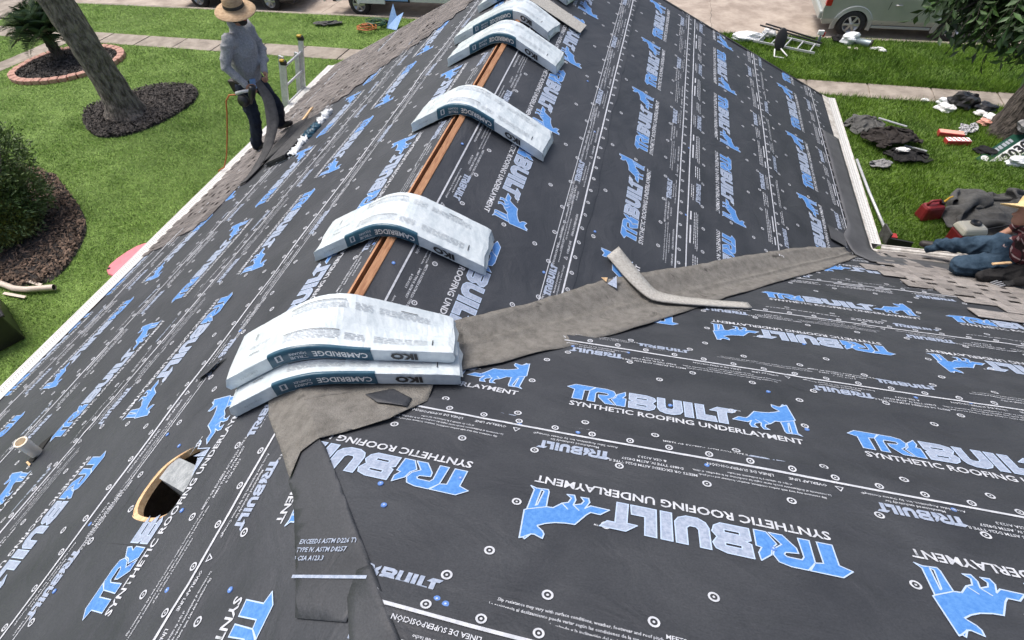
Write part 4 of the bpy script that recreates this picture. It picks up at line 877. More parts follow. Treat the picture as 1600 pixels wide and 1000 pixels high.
# tree by the right-hand lawn, low limb hanging towards the roof
tree('street_tree', 'dark-barked tree with drooping dark green leaves beside the right-hand lawn', (9.3, 11.95, 0), [(0, 0, -.1), (.02, .0, .6), (.10, .05, 1.6), (.2, .1, 3.0), (.3, .1, 5.0), (.3, .2, 6.5)], [.44, .40, .37, .33, .26, .16],
     [([(.15, .08, 2.8), (-1.2, -1.8, 3.6), (-2.4, -3.2, 4.1), (-3.6, -4.4, 4.3)], .15, .03), ([(.2, .1, 3.4), (1.3, -1.5, 4.4), (2.3, -2.6, 5.2)], .14, .05), ([(.25, .1, 4.2), (-1.1, 1.0, 5.4), (-2.0, 1.6, 6.2)], .13, .04), ([(-3.3, -4.1, 4.28), (-3.9, -4.7, 4.15), (-4.35, -4.95, 3.98)], .03, .01), ([(-2.0, -2.75, 4.0), (-2.1, -4.2, 4.3), (-2.2, -5.3, 4.2)], .06, .02), ([(-1.2, -1.8, 3.6), (-.4, -3.0, 3.9), (.3, -4.0, 4.1)], .07, .02)],
     [(-4.15, -4.7, 4.3, 0.26, 28), (-3.98, -4.65, 4.35, 0.3, 44), (-3.9, -4.85, 4.2, 0.27, 37), (-3.69, -4.68, 4.35, 0.36, 66), (-3.65, -4.95, 4.25, 0.29, 48), (-3.35, -4.6, 4.4, 0.4, 77), (-3.4, -5.0, 4.28, 0.32, 55), (-4.1, -4.19, 4.6, 0.4, 66), (-3.67, -4.15, 4.6, 0.48, 88), (-3.38, -5.35, 4.08, 0.22, 24), (-3.04, -4.78, 4.3, 0.4, 66), (-3.55, -4.3, 4.15, .60, 92), (-3.0, -4.6, 4.35, .7, 126), (-2.5, -4.9, 4.2, .7, 114), (-2.1, -3.6, 4.2, .9, 161), (-2.9, -3.6, 4.3, .8, 161), (-1.2, -4.2, 4.3, 1.1, 206), (-2.2, -5.5, 4.4, .8, 138), (2.2, -2.4, 5.4, 1.4, 80), (0, 0, 7.2, 1.9, 110), (-1.8, 1.5, 6.6, 1.3, 70), (.4, -2.8, 5.2, 1.4, 90)], M['bark_d'], M['leaf'], .155, 9, 12)
# sago palm
palm = thing('sago_palm', 'dark green sago palm with arching fronds inside the brick ring', 'palm', (-16.15, 12.15, .05)); mb = MB()
prof = []
for i in range(12): prof += [(.15 - .002 * i + .02 * (i % 2), i * .06)]
mb.lathe(prof, 14); mb.add([(.12 * math.cos(k * .5), .12 * math.sin(k * .5), .67) for k in range(12)], [tuple(range(12))]); mb.build('trunk', M['bark_d'], palm, smooth=True)
def frond_mesh(seed):
    rg = np.random.default_rng(seed); n = 30; t = np.linspace(0, 1, n); L_ = 1.15; x = L_ * t * (1 - .12 * t); z = .55 * t - .62 * t ** 2.2; C_, D_, N_, LL, WW = [], [], [], [], []
    mb = MB(); mb.tube([(a, 0, b) for a, b in zip(x[::3], z[::3])], .010, 4, caps=False)
    for i in range(2, n):
        for sg in (-1, 1):
            ln = .30 * math.sin(math.pi * min(1, t[i] * .82 + .12)) + .05; C_.append((x[i], 0, z[i])); D_.append((.55, sg * .9, .30 + rg.normal(0, .06))); N_.append((-.2, -sg * .3, 1)); LL.append(ln); WW.append(.011)
    V, F = leaf_arrays(np.array(C_), unit(np.array(D_, float)), unit(np.array(N_, float)), np.array(LL), np.array(WW)); mb.add(V, [tuple(f) for f in F]); return mb.mesh('frond', M['frond'])
FR = [frond_mesh(i) for i in range(3)]
for i in range(46):
    o = link('frond', FR[i % 3], palm, (0, 0, .66)); el = (i / 46) ** .8; o.rotation_euler = (random.uniform(-.2, .2), R(-62 + 85 * (1 - el) - 5), i * 2.39996); sc = random.uniform(.85, 1.1); o.scale = (sc, sc, sc)
# bush at the left edge
bush = thing('bush', 'tall feathery evergreen bush in the mulch bed at the left edge', 'bush', (-10.6, 4.75, .05)); rg = np.random.default_rng(8)
for k in range(9):
    a = k * .7; mb = MB(); e = (1.0 * math.cos(a), 1.0 * math.sin(a), 1.5 + .3 * (k % 3)); mb.tube([(.1 * math.cos(a), .1 * math.sin(a), 0), (.4 * e[0], .4 * e[1], .8), e], [.025, .018, .006], 5); mb.build('stem', M['bark'], bush)
def tufts(cl, n, rg, ln, wd):
    Cs, Ds = [], []
    for cx, cy, cz, r, w in cl:
        m = int(n * w); d = unit(rg.normal(0, 1, (m, 3))); rad = rg.uniform(.35, 1, m) ** .5 * r; lump = 1 + .18 * np.sin(d[:, 0] * 7 + d[:, 2] * 5) * np.sin(d[:, 1] * 6); Cs.append(np.array((cx, cy, cz)) + d * (rad * lump)[:, None]); Ds.append(unit(d + rg.normal(0, .55, (m, 3)) + np.array((0, 0, .35))))
    C_, D_ = np.concatenate(Cs), np.concatenate(Ds); C_[:, 2] = np.maximum(C_[:, 2], .06); m = len(C_)
    return leaf_arrays(C_, D_, unit(rg.normal(0, 1, (m, 3))), rg.uniform(.6, 1.3, m) * ln, rg.uniform(.7, 1.3, m) * wd)
V, F = tufts([(0, .1, 1.0, .75, 1), (-.4, .3, 1.5, .8, 1), (.15, -.05, .55, .72, .8), (-.8, -.2, 1.1, .8, .8), (-.2, .75, 1.2, .7, .8), (-.35, .2, 2.0, .55, .7), (.25, .55, .6, .5, .5)], 6500, rg, .085, .014); link('foliage', npmesh('foliage', V, F, M['bush']), bush)
V, F = tufts([(.2, -.25, 1.15, .55, 1), (.0, -.35, .7, .6, .8), (.35, -.1, .4, .4, .5)], 3800, rg, .085, .015); link('foliage', npmesh('foliage', V, F, M['bush_sunlit']), bush)  # near-side tufts coloured as if sunlit

# ------------------------------------------------------------------ shingle bundles bent over the ridge
BT, BW, BL2 = .085, .34, .56
def bundle_fn(cx, cy, yaw, zx):
    c, s_ = math.cos(yaw), math.sin(yaw)
    def f(l, w, h):
        l, w, h = np.asarray(l, float), np.asarray(w, float), np.asarray(h, float)
        x, y = cx + l * c - w * s_, cy + l * s_ + w * c; z = 0
        for d in (-.13, -.09, -.05, 0, .05, .09, .13): z = z + Hroof(x + d * c, y + d * s_)
        return np.stack([x - h * .0, y, z / 7 + .046 - .034 * (np.abs(l) / BL2) ** 1.5 + zx + h], -1)
    return f
def soup_obj(name, V3, F, m, parent): return link(name, npmesh(name, V3, F, m), parent)
def bundle(label, cx, cy, yaw, zx=0.0, seed=0, small='SQUARE'):
    f = bundle_fn(cx, cy, yaw, zx); rg = np.random.default_rng(seed); t = thing('shingle_bundle', label, 'shingle bundle', tuple(map(float, f(0, 0, 0))), 0, 'wrapped shingle bundles bent over the ridge')
    org = np.array(t.location); n = 44; ls = np.linspace(-BL2, BL2, n)
    prof = [(-.5, .03), (-.503, .5), (-.5, .975), (-.492, 1.0), (-.25, 1.005), (0, 1.0), (.25, 1.005), (.492, 1.0), (.5, .975), (.503, .5), (.5, .03), (.48, 0), (-.48, 0)]; V = []
    for i, l in enumerate(ls):
        e = max(0, (abs(l) - .535) / .025); kz = 1 - .05 * e ** 2; kw = 1 - .015 * e
        for w, h in prof:
            hh = h * kz + (.03 * e if h < .5 else 0); j = rg.normal(0, .0009 + .002 * e); V.append(f(l + rg.normal(0, .006) * e, w * BW * kw, hh * BT + j))
    V = np.array(V) - org; m = len(prof); idx = np.arange(n * m).reshape(n, m)
    F = [(idx[i, k], idx[i, (k + 1) % m], idx[i + 1, (k + 1) % m], idx[i + 1, k]) for i in range(n - 1) for k in range(m)]
    mb = MB(); mb.add(V, [q[::-1] for q in F])
    for i, sg in ((0, -1), (n - 1, 1)):        # folded, tucked plastic at the ends
        ring_ = [V[idx[i, k]] for k in range(m)]; ce = f(sg * (BL2 - .008), 0, BT * .5) - org; o = len(mb.v); mb.v += [tuple(p) for p in ring_] + [tuple(ce)]; mb.f += [(o + k, o + (k + 1) % m, o + m) if sg > 0 else (o + (k + 1) % m, o + k, o + m) for k in range(m)]; mb.m += [0] * m
    mb.build('wrapper', M['wrap'], t)
    for sg in (-1, 1):                          # loose ears of plastic
        mb = MB(); q = [f(sg * (BL2 + a), w * BW, h * BT) - org for a, w, h in ((-.01, -.46, .75), (.016, -.40, .45), (.010, -.05, .55), (.018, .30, .35), (-.008, .46, .8), (-.012, 0, .98))]; mb.add(q, [(0, 1, 2, 5), (5, 2, 3, 4)]); mb.build('wrapper_end', M['wrap'], t)
    # the label on the near face; its lettering is upside down as laid
    off = -.5 * BW - .0028
    l0, l1 = -.305, .175; k = 20; ll = np.linspace(l0, l1, k); V = []
    for l in ll: V += [f(l, off, BT * .07), f(l, off - .001, BT * .5), f(l, off, BT * .985), f(l, off + .006, BT * 1.06), f(l, off + .018, BT * 1.065)]
    V = np.array(V) - org; F = [(5 * i + j, 5 * i + 5 + j, 5 * i + 6 + j, 5 * i + 1 + j) for i in range(k - 1) for j in range(4)]
    lb = MB().add(V, F).build('label', M['label'], t, smooth=True)
    def onface(txt, size, lstart, hbase, m, name, parent, width=None, bold=.02):
        V, F = text_soup(txt, size, bold, width, 2); P = f(lstart - V[:, 0], np.full(len(V), off - .0030), hbase - V[:, 1]) - org; soup_obj(name, P, F, m, parent)
    onface('CAMBRIDGE', .052, .155, BT * .72, M['paper'], 'lettering', lb, .245)
    onface('TRUE' if small == 'SQUARE' else 'CAIRN', .026, -.115, BT * .47, M['white'], 'lettering', lb, .085); onface(small, .022, -.115, BT * .76, M['white'], 'lettering', lb, .085)
    onface('[]', .045, -.235, BT * .70, M['white'], 'lettering', lb, .035)
    onface('IKO', .060, .385, BT * .74, M['inkblack'], 'printed_logo', t, .125, .05)
    V, F = ring(0, 0, .010, .016, 12); P = f(.285 - V[:, 0] * 1.25, np.full(len(V), off - .0016), BT * .50 - V[:, 1]) - org
    onface('L A M I N A T E', .016, -.38, BT * .55, M['inkgrey'], 'printed_logo', t, .10, .01)
    # faint grey printing on top
    Vs, Fs, o = [], [], 0
    def blk(l0, l1, w0, lines, gap=.009, th=.0032):
        nonlocal o
        for i in range(lines):
            a = l0
            while a < l1:
                ww = random.uniform(.012, .05); V, F = rect(a, w0 + i * gap, min(a + ww, l1), w0 + i * gap + th, 2); Vs.append(V); Fs.append(F + o); o += len(V); a += ww + .007
    blk(-.24, .06, .080, 4); blk(.09, .17, .078, 5); blk(.20, .44, .08, 4, .010); blk(-.24, .03, -.110, 5); blk(.05, .14, -.108, 5); blk(.18, .43, -.11, 5, .010); blk(-.46, -.33, -.02, 2)
    V = np.concatenate(Vs); P = f(V[:, 0], V[:, 1], np.full(len(V), BT * 1.012 + .0045)) - org; p_ = soup_obj('printed_text', P, np.concatenate(Fs), M['inkgrey'], t); p_['kind'] = 'stuff'
    Vs, Fs, o = [], [], 0
    for r in ((-.24, .125, .05, .129), (.30, .12, .38, .124), (-.24, -.062, .03, -.058), (.455, -.11, .460, -.06), (-.44, .04, -.436, .09), (-.44, -.075, -.38, -.071)):
        V, F = rect(*r, 8); Vs.append(V); Fs.append(F + o); o += len(V)
    V = np.concatenate(Vs); P = f(V[:, 0], V[:, 1], np.full(len(V), BT * 1.012 + .005)) - org; p_ = soup_obj('printed_rule', P, np.concatenate(Fs), M['inkblack'], t); p_['kind'] = 'stuff'
    return t
bundle('lower of the two stacked white shingle bundles nearest the valley', .135, .205, R(20), 0, 1, 'COMPLEX')
bundle('upper of the two stacked white shingle bundles nearest the valley', .085, .305, R(19), .093, 2)
bundle('single white shingle bundle next beyond the nearest stack', .0, 1.30, R(4.5), 0, 3)
bundle('single white shingle bundle third along the ridge, level with the worker in grey', .12, 2.80, R(-4.5), 0, 4)
bundle('single white shingle bundle fourth along the ridge', -.02, 4.19, R(-5), 0, 5)
bundle('white shingle bundle just before the farthest stack on the ridge', -.17, 4.82, R(-12), 0, 6)
bundle('lower bundle of the farthest stack on the ridge', -.16, 5.80, R(-9), 0, 7)
bundle('upper bundle of the farthest stack on the ridge', -.05, 5.95, R(-6), .093, 8)
# ------------------------------------------------------------------ loose shingles and scraps on the roof
def curved_sheet(name, label, cat, path, wid, m, mback=None, parent=None, th=.008, n=30):
    """a strip along a 3D path; wid = half-width vector per path point"""
    P = np.array(path, float); Wv = np.array(wid, float); ts = np.linspace(0, 1, len(P)); tt = np.linspace(0, 1, n)
    def smooth(A): 
        B = np.stack([np.interp(tt, ts, A[:, k]) for k in range(3)], 1)
        for _ in range(3): B[1:-1] = (B[:-2] + 2 * B[1:-1] + B[2:]) / 4
        return B
    Pc, Wc = smooth(P), smooth(Wv); V = []
    for p, w in zip(Pc, Wc): V += [p - w, p - w / 3, p + w / 3, p + w]
    idx = np.arange(n * 4).reshape(n, 4); F = np.stack([idx[:-1, :-1], idx[1:, :-1], idx[1:, 1:], idx[:-1, 1:]], -1).reshape(-1, 4); V = np.array(V); c = V.mean(0)
    o = link(name, npmesh(name, V - c, F, [m, mback or m], smooth=True), parent, tuple(c)); s_ = o.modifiers.new('t', 'SOLIDIFY'); s_.thickness = th; s_.offset = 0
    if label: tag(o, label, cat)
    return o
def hz(x, y, d): return (x, y, float(Hroof(x, y)) + d)
curved_sheet('loose_shingle', 'long narrow pale grey shingle strip lying bent across the valley', 'shingle', [hz(1.33, 1.93, .055), hz(1.50, 1.78, .06), hz(1.66, 1.66, .075), hz(1.86, 1.70, .05), hz(2.10, 1.76, .035), hz(2.36, 1.82, .03)], [(.036, .058, .0), (.028, .062, .0), (.016, .062, -.016), (.0, .058, -.024), (-.008, .05, -.024), (-.008, .044, -.02)], M['granule_light'], th=.012)
mb = MB(); q = [hz(x, y, .02 + .02 * k) for k, (x, y) in enumerate(((1.33, 1.62), (1.40, 1.60), (1.385, 1.70)))]; mb.add(q, [(0, 1, 2)]); o = mb.build('sheet_scrap', M['silver']); tag(o, 'tiny torn white scrap of printed sheet beside the valley', 'scrap')
mb = MB(); q = [hz(x, y, .03) for x, y in ((1.28, 1.64), (1.32, 1.62), (1.325, 1.67))]; mb.add(q, [(0, 1, 2)]); o = mb.build('wood_chip', M['ply']); tag(o, 'small orange wood splinter near the valley felt', 'splinter')
for k, (x, y, a) in enumerate(((-.20, 5.28, -.2), (-.16, 5.22, -.14))):
    mb = MB(); mb.box((0, 0, 0), (.95, .26, .006), rot=Matrix.Rotation(TH, 3, 'Y') @ Matrix.Rotation(a, 3, 'Z')); o = mb.build('loose_shingle', M['granule_light'], loc=hz(x + .36, y, .03 + k * .012)); tag(o, ('upper' if k else 'lower') + ' loose grey shingle slid between the farthest bundles', 'shingle')
# opened bundle beside the worker
ob = thing('opened_bundle', 'torn-open shingle bundle with ripped white and teal wrapper beside the worker', 'shingle bundle', hz(-2.6, 4.0, .01)); o0 = np.array(ob.location)
Lm = Matrix.Rotation(-TH, 3, 'Y')
for k in range(5):
    mb = MB(); mb.box((0, 0, 0), (.33, 1.02, .010), rot=Lm @ Matrix.Rotation(random.uniform(-.03, .03), 3, 'Z')); mb.build('shingle', M['shingle_dark'], ob, (random.uniform(-.015, .015), random.uniform(-.02, .02), .012 + k * .0125))
def crumple(name, p0, p1, r, m, parent, seed, n=26, k=9):
    rg = np.random.default_rng(seed); P0, P1 = np.array(p0, float), np.array(p1, float); V = []
    for i in range(n):
        c = P0 + (P1 - P0) * i / (n - 1)
        for j in range(k):
            q = math.pi * 1.15 * j / (k - 1) - .1; rr = r * (1 + .35 * math.sin(i * 1.9 + j * 1.1 + seed) + .25 * rg.normal()); V.append(c + np.array((math.cos(q) * rr, rg.normal(0, .008), abs(math.sin(q)) * rr * .9)))
    idx = np.arange(n * k).reshape(n, k); F = np.stack([idx[:-1, :-1], idx[1:, :-1], idx[1:, 1:], idx[:-1, 1:]], -1).reshape(-1, 4); return link(name, npmesh(name, np.array(V), F, m), parent)
crumple('torn_wrapper', (.24, -.50, .11), (.20, -.12, .10), .050, M['clearbag'], ob, 1); crumple('wrapper_label', (.20, -.12, .10), (.20, .20, .10), .050, M['label'], ob, 2); crumple('torn_wrapper', (.19, .20, .10), (.21, .52, .12), .045, M['clearbag'], ob, 3)
crumple('torn_wrapper', (-.02, -.52, .0), (.22, -.50, .1), .018, M['clearbag'], ob, 4, 12, 5)
mb = MB(); mb.box((.02, -.515, .05), (.30, .012, .055), rot=Lm); mb.build('bundle_end', M['inkblack'], ob)
curved_sheet('loose_shingle', 'long dark shingle hanging from the standing worker\'s hand to the roof', 'shingle', [(-3.10, 4.32, 3.80), (-2.98, 4.24, 3.62), (-2.92, 4.08, 3.40), (-2.95, 3.84, 3.20), (-3.00, 3.55, 3.09), hz(-3.02, 3.32, .03)], [(.02, .03, .01), (.045, .05, .015), (.065, .055, .03), (.075, .04, .04), (.07, .03, .035), (.05, .01, .025)], M['shingle_dark'], n=40, th=.005)
curved_sheet('loose_shingle', 'flat dark shingle lying at the standing worker\'s feet', 'shingle', [hz(-2.98, 3.75, .03), hz(-2.98, 4.1, .028), hz(-3.0, 4.5, .028), hz(-3.05, 4.75, .04)], [(.15, 0, .072)] * 4, M['shingle_dark'])
mb = MB(); mb.box((0, 0, 0), (.05, .5, .014), rot=Lm @ Matrix.Rotation(.25, 3, 'Z')); o = mb.build('wood_lath', M['ply'], loc=hz(-3.05, 4.95, .03)); tag(o, 'short yellowish wooden lath at the standing worker\'s heel', 'lath')

# ------------------------------------------------------------------ people
def V3(*p): return Vector(p)
def hand(name, m, parent, wrist, palm_dir, side, up, curl=.5, scale=1.0, vox=.006, extra=None, thumb=1):
    """palm and five fingers: palm_dir along the fingers, side across towards the thumb, up = back of hand"""
    d, s_, u = Vector(palm_dir).normalized(), Vector(side), Vector(up); s_ = (s_ - d * s_.dot(d)).normalized(); u = s_.cross(d) if s_.cross(d).dot(u) > 0 else d.cross(s_); w = Vector(wrist); k = scale
    caps = [(w, w + d * .02 * k, .026 * k, .028 * k)]
    for i, (o, L_) in enumerate(((.030, .070), (.010, .078), (-.011, .072), (-.031, .058))):
        b = w + d * .085 * k + s_ * o * k; caps.append((w + d * .02 * k + s_ * o * .6 * k, b, .017 * k, .0135 * k)); a = b; ang = 0
        for j, fr in enumerate((.45, .32, .25)):
            ang += curl * (.8 if j == 0 else 1.0); e = a + (d * math.cos(ang) - u * math.sin(ang)) * L_ * fr * k; caps.append((a, e, (.0105 - .001 * j) * k, (.0098 - .0012 * j) * k)); a = e
    tb = w + d * .028 * k + s_ * .026 * k; t1 = tb + (s_ * .75 + d * .6 - u * .25).normalized() * .040 * k; t2 = t1 + (s_ * .25 + d * .9 - u * (.3 + .4 * curl)).normalized() * .032 * k
    caps += [(tb, t1, .014 * k, .012 * k), (t1, t2, .0115 * k, .0095 * k)]
    return blob(name, caps, m, parent, vox, 3)
# worker standing at the left eave
w1 = thing('person', 'worker in straw hat, grey long-sleeved shirt and dark jeans standing at the left eave', 'person', (-3.5, 4.6, 2.8)); o1 = Vector(w1.location)
J = {k: Vector(v) - o1 for k, v in dict(hipN=(-3.46, 4.47, 3.64), hipF=(-3.40, 4.66, 3.66), pel=(-3.43, 4.565, 3.68), waist=(-3.41, 4.56, 3.82), chest=(-3.33, 4.55, 4.10), neck=(-3.27, 4.545, 4.34), head=(-3.21, 4.54, 4.475), shN=(-3.31, 4.36, 4.24), shF=(-3.31, 4.74, 4.25),
     elN=(-3.42, 4.27, 3.975), wrN=(-3.245, 4.27, 3.765), elF=(-3.26, 4.80, 3.98), wrF=(-3.10, 4.50, 3.82), knN=(-3.45, 4.42, 3.22), anN=(-3.60, 4.44, 2.84), knF=(-3.27, 4.72, 3.27), anF=(-3.40, 4.80, 2.97)).items()}
body = blob('body', [(J['pel'], J['waist'], .13, .125), (J['waist'], J['chest'], .125, .145), (J['chest'], J['neck'], .13, .055), (J['neck'], J['head'] - V3(0, 0, .05), .055, .06), (J['head'], J['head'] + V3(.012, 0, .055), .088, .085), (J['head'] + V3(.03, 0, -.06), J['head'] + V3(.045, 0, -.075), .062, .050),
      (J['shN'], J['elN'], .055, .043), (J['elN'], J['wrN'], .042, .030), (J['shF'], J['elF'], .055, .043), (J['elF'], J['wrF'], .042, .030), (J['hipN'], J['knN'], .085, .055), (J['knN'], J['anN'], .055, .04), (J['hipF'], J['knF'], .085, .055), (J['knF'], J['anF'], .055, .04),
      (J['chest'], J['shN'], .10, .06), (J['chest'], J['shF'], .10, .06),
      (J['head'] + V3(.085, 0, -.005), J['head'] + V3(.112, 0, -.025), .012, .017), (J['head'] + V3(0, -.085, -.01), J['head'] + V3(-.005, -.093, -.03), .016, .012), (J['head'] + V3(0, .085, -.01), J['head'] + V3(-.005, .093, -.03), .016, .012)], M['skin'], w1, .014, 6)
for sg in (-1, 1):
    mb = MB(); mb.lathe([(0, -.011), (.008, -.008), (.011, 0), (.008, .008), (0, .011)], 8, J['head'] + V3(.086, .033 * sg, .012)); mb.build('eye', M['inkblack'], w1, smooth=True)
mb = MB(); mb.box(J['head'] + V3(.092, 0, -.072), (.012, .045, .009)); mb.build('mouth', M['redlens'], w1)
blob('hair', [(J['head'] + V3(-.02, 0, .03), J['head'] + V3(-.03, 0, -.05), .088, .075), (J['head'] + V3(.04, 0, -.095), J['head'] + V3(.062, 0, -.085), .047, .040), (J['head'] + V3(.02, -.06, -.05), J['head'] + V3(.05, -.04, -.085), .022, .025), (J['head'] + V3(.02, .06, -.05), J['head'] + V3(.05, .04, -.085), .022, .025)], M['hair'], w1, .012, 4)
sh = [(J['pel'] + V3(-.01, -.06, .03), J['waist'] + V3(-.02, -.06, 0), .120, .122), (J['pel'] + V3(.0, .06, .03), J['waist'] + V3(.0, .06, 0), .120, .122), (J['waist'] + V3(.02, -.05, 0), J['chest'] + V3(.0, -.06, 0), .130, .130), (J['waist'] + V3(.02, .05, 0), J['chest'] + V3(0, .06, 0), .130, .130), (J['waist'] + V3(-.05, 0, 0), J['chest'] + V3(-.07, 0, 0), .13, .135), (J['waist'] + V3(.06, 0, 0), J['chest'] + V3(.05, 0, .02), .135, .135), (J['waist'] + V3(.03, 0, -.04), J['waist'] + V3(.05, 0, .1), .15, .15), (J['chest'], J['neck'] + V3(0, 0, -.02), .14, .072), (J['neck'] + V3(-.03, 0, 0), J['neck'] + V3(-.02, 0, .035), .075, .080)]
for s_ in 'NF': sh += [(J['chest'] + V3(0, 0, .03), J['sh' + s_], .12, .076), (J['sh' + s_], J['el' + s_], .074, .060), (J['el' + s_], J['wr' + s_].lerp(J['el' + s_], .06), .060, .040)]
fold(blob('shirt', sh, M['shirt'], w1, .011, 5), .012, 1, 15)
fold(blob('trousers', [(J['pel'] + V3(-.01, -.055, .0), J['pel'] + V3(-.01, -.055, .02), .125, .118), (J['pel'] + V3(-.01, .055, 0), J['pel'] + V3(-.01, .055, .02), .125, .118), (J['hipN'], J['knN'], .108, .080), (J['knN'], J['anN'] + V3(0, 0, .02), .080, .072), (J['hipF'], J['knF'], .108, .080), (J['knF'], J['anF'] + V3(0, 0, .02), .080, .072), (J['hipN'], J['hipF'], .11, .11)], M['jeans_d'], w1, .011, 5), .010, 2, 17)
for s_ in 'NF': blob('shoe', [(J['an' + s_] + V3(-.03, 0, -.02), J['an' + s_] + V3(.11, 0, .015), .048, .042), (J['an' + s_] + V3(.11, 0, .015), J['an' + s_] + V3(.17, 0, .04), .042, .034), (J['an' + s_] + V3(-.01, 0, .03), J['an' + s_] + V3(-.02, 0, -.02), .05, .05)], M['leather'], w1, .012, 4)
hm = Matrix.Rotation(R(10), 3, 'X') @ Matrix.Rotation(R(8), 3, 'Y'); mb = MB()
mb.lathe([(.0, .165), (.055, .166), (.088, .150), (.104, .10), (.112, .03), (.118, .012), (.15, .004), (.185, -.006), (.218, -.022), (.223, -.028), (.217, -.030), (.18, -.014), (.118, .002), (.10, .02)], 36, J['head'] + V3(.0, 0, .045), rot=hm); mb.build('straw_hat', M['straw'], w1, smooth=True)
mb = MB(); mb.lathe([(.1125, .03), (.116, .03), (.1085, .062), (.1055, .062)], 36, J['head'] + V3(0, 0, .045), rot=hm); mb.build('hat_band', M['leather'], w1)
mb = MB(); mb.lathe([(.152, -.02), (.158, 0), (.152, .02)], 24, J['pel'] + V3(-.01, 0, .05), sx=1.0, sy=1.16); mb.build('belt', M['leather'], w1)
mb = MB(); mb.box(J['pel'] + V3(.13, -.08, .01), (.05, .11, .13), rot=Matrix.Rotation(.2, 3, 'Y')); mb.build('tool_pouch', M['bluesheet'], w1, bevel=.012)
mb = MB(); mb.box(J['pel'] + V3(-.12, -.09, -.02), (.09, .12, .16), top=(1.2, 1.2)); mb.build('tool_pouch', M['leather'], w1, bevel=.015)
hand('hand', M['skin'], w1, J['wrN'], (.75, .0, -.65), (.35, .6, .5), (.3, -.8, .4), .75)
hand('hand', M['skin'], w1, J['wrF'], (.6, -.75, -.35), (.3, -.2, .9), (.2, .8, .2), .8)
# nail gun in the near hand, air hose
ng = thing('nail_gun', 'black pneumatic nail gun held by the standing worker', 'nail gun', (-3.24, 4.25, 3.70)); mb = MB(); mb.lathe([(.0, .10), (.035, .10), (.042, .07), (.042, -.02), (.030, -.06), (.018, -.10), (.014, -.15), (.0, -.15)], 16, (.05, 0, -.02), rot=Matrix.Rotation(.5, 3, 'Y')); mb.build('body', M['blackplastic'], ng, smooth=True)
mb = MB(); mb.tube([(.04, 0, .02), (-.06, -.005, .0), (-.16, -.01, -.03)], [.020, .019, .022], 10); mb.build('handle', M['alu'], ng, smooth=True)
mb = MB(); mb.lathe([(.0, -.03), (.065, -.03), (.07, 0), (.065, .03), (.0, .03)], 18, (-.10, -.01, -.115), rot=Matrix.Rotation(R(80), 3, 'X')); mb.build('magazine', M['blackplastic'], ng, smooth=True)
mb = MB(); mb.tube([(-3.38, 4.24, 3.66), (-3.50, 4.23, 3.65), (-3.57, 4.22, 3.58), (-3.66, 4.21, 3.36), (-3.79, 4.20, 3.08), (-3.93, 4.19, 2.80), (-4.05, 4.18, 2.62), (-4.15, 4.17, 2.57), (-4.20, 4.16, 2.45), (-4.22, 4.14, 1.2), (-4.25, 4.2, .06), (-5.0, 4.5, .04)], .009, 8); tag(mb.build('air_hose', M['orange'], smooth=True), 'thin orange air hose dropping from the nail gun over the gutter', 'hose')
# worker crouched at the wing's eave on the right
w2 = thing('person', 'crouching worker in blue jeans and maroon plaid shirt reaching over the right-hand shingles', 'person', (4.8, 3.45, 2.88)); o2 = Vector(w2.location)
J = {k: Vector(v) - o2 for k, v in dict(pel=(4.94, 3.55, 3.08), hipN=(4.88, 3.42, 3.05), hipF=(4.88, 3.68, 3.04), knN=(4.47, 3.37, 3.01), anN=(4.80, 3.42, 2.93), knF=(4.64, 3.76, 2.95), anF=(4.50, 3.90, 2.80), waist=(4.97, 3.46, 3.20), chest=(4.97, 3.37, 3.38), neck=(4.86, 3.38, 3.55), head=(4.72, 3.44, 3.58), shN=(4.92, 3.20, 3.40), shF=(5.0, 3.58, 3.42), elN=(4.98, 3.08, 3.17), wrN=(4.84, 3.19, 3.035), elF=(4.92, 3.74, 3.22), wrF=(4.78, 3.72, 3.05)).items()}
blob('body', [(J['pel'], J['waist'], .13, .12), (J['waist'], J['chest'], .12, .14), (J['chest'], J['neck'], .12, .055), (J['neck'], J['head'] - V3(0, 0, .05), .055, .06), (J['head'], J['head'] + V3(-.012, 0, .055), .088, .085), (J['head'] + V3(-.03, 0, -.06), J['head'] + V3(-.045, 0, -.075), .062, .05), (J['shN'], J['elN'], .052, .042), (J['elN'], J['wrN'], .042, .03), (J['shF'], J['elF'], .052, .042), (J['elF'], J['wrF'], .042, .03), (J['hipN'], J['knN'], .08, .055), (J['knN'], J['anN'], .055, .04), (J['hipF'], J['knF'], .08, .055), (J['knF'], J['anF'], .055, .04), (J['chest'], J['shN'], .1, .06), (J['chest'], J['shF'], .1, .06), (J['head'] + V3(-.085, 0, -.005), J['head'] + V3(-.112, 0, -.025), .012, .017)], M['skin'], w2, .014, 6)
fold(blob('trousers', [(J['pel'], J['waist'], .155, .14), (J['hipN'], J['knN'], .115, .088), (J['knN'], J['anN'], .085, .072), (J['hipF'], J['knF'], .11, .085), (J['knF'], J['anF'], .080, .055), (J['knF'] + V3(0, .03, -.03), J['anF'] + V3(-.06, -.02, -.03), .05, .035), (J['hipN'], J['hipF'], .13, .13)], M['jeans'], w2, .011, 4), .016, 3, 20)
fold(blob('shirt', [(J['pel'] + V3(.02, -.02, .06), J['waist'], .15, .15), (J['waist'], J['chest'], .15, .165), (J['chest'], J['neck'], .14, .07), (J['chest'], J['shN'], .12, .085), (J['chest'], J['shF'], .12, .085), (J['shN'], J['elN'].lerp(J['shN'], .45), .085, .078), (J['shF'], J['elF'], .08, .065), (J['waist'] + V3(-.12, -.1, -.02), J['pel'] + V3(-.05, -.12, .08), .07, .09)], M['plaid'], w2, .011, 4), .013, 4)
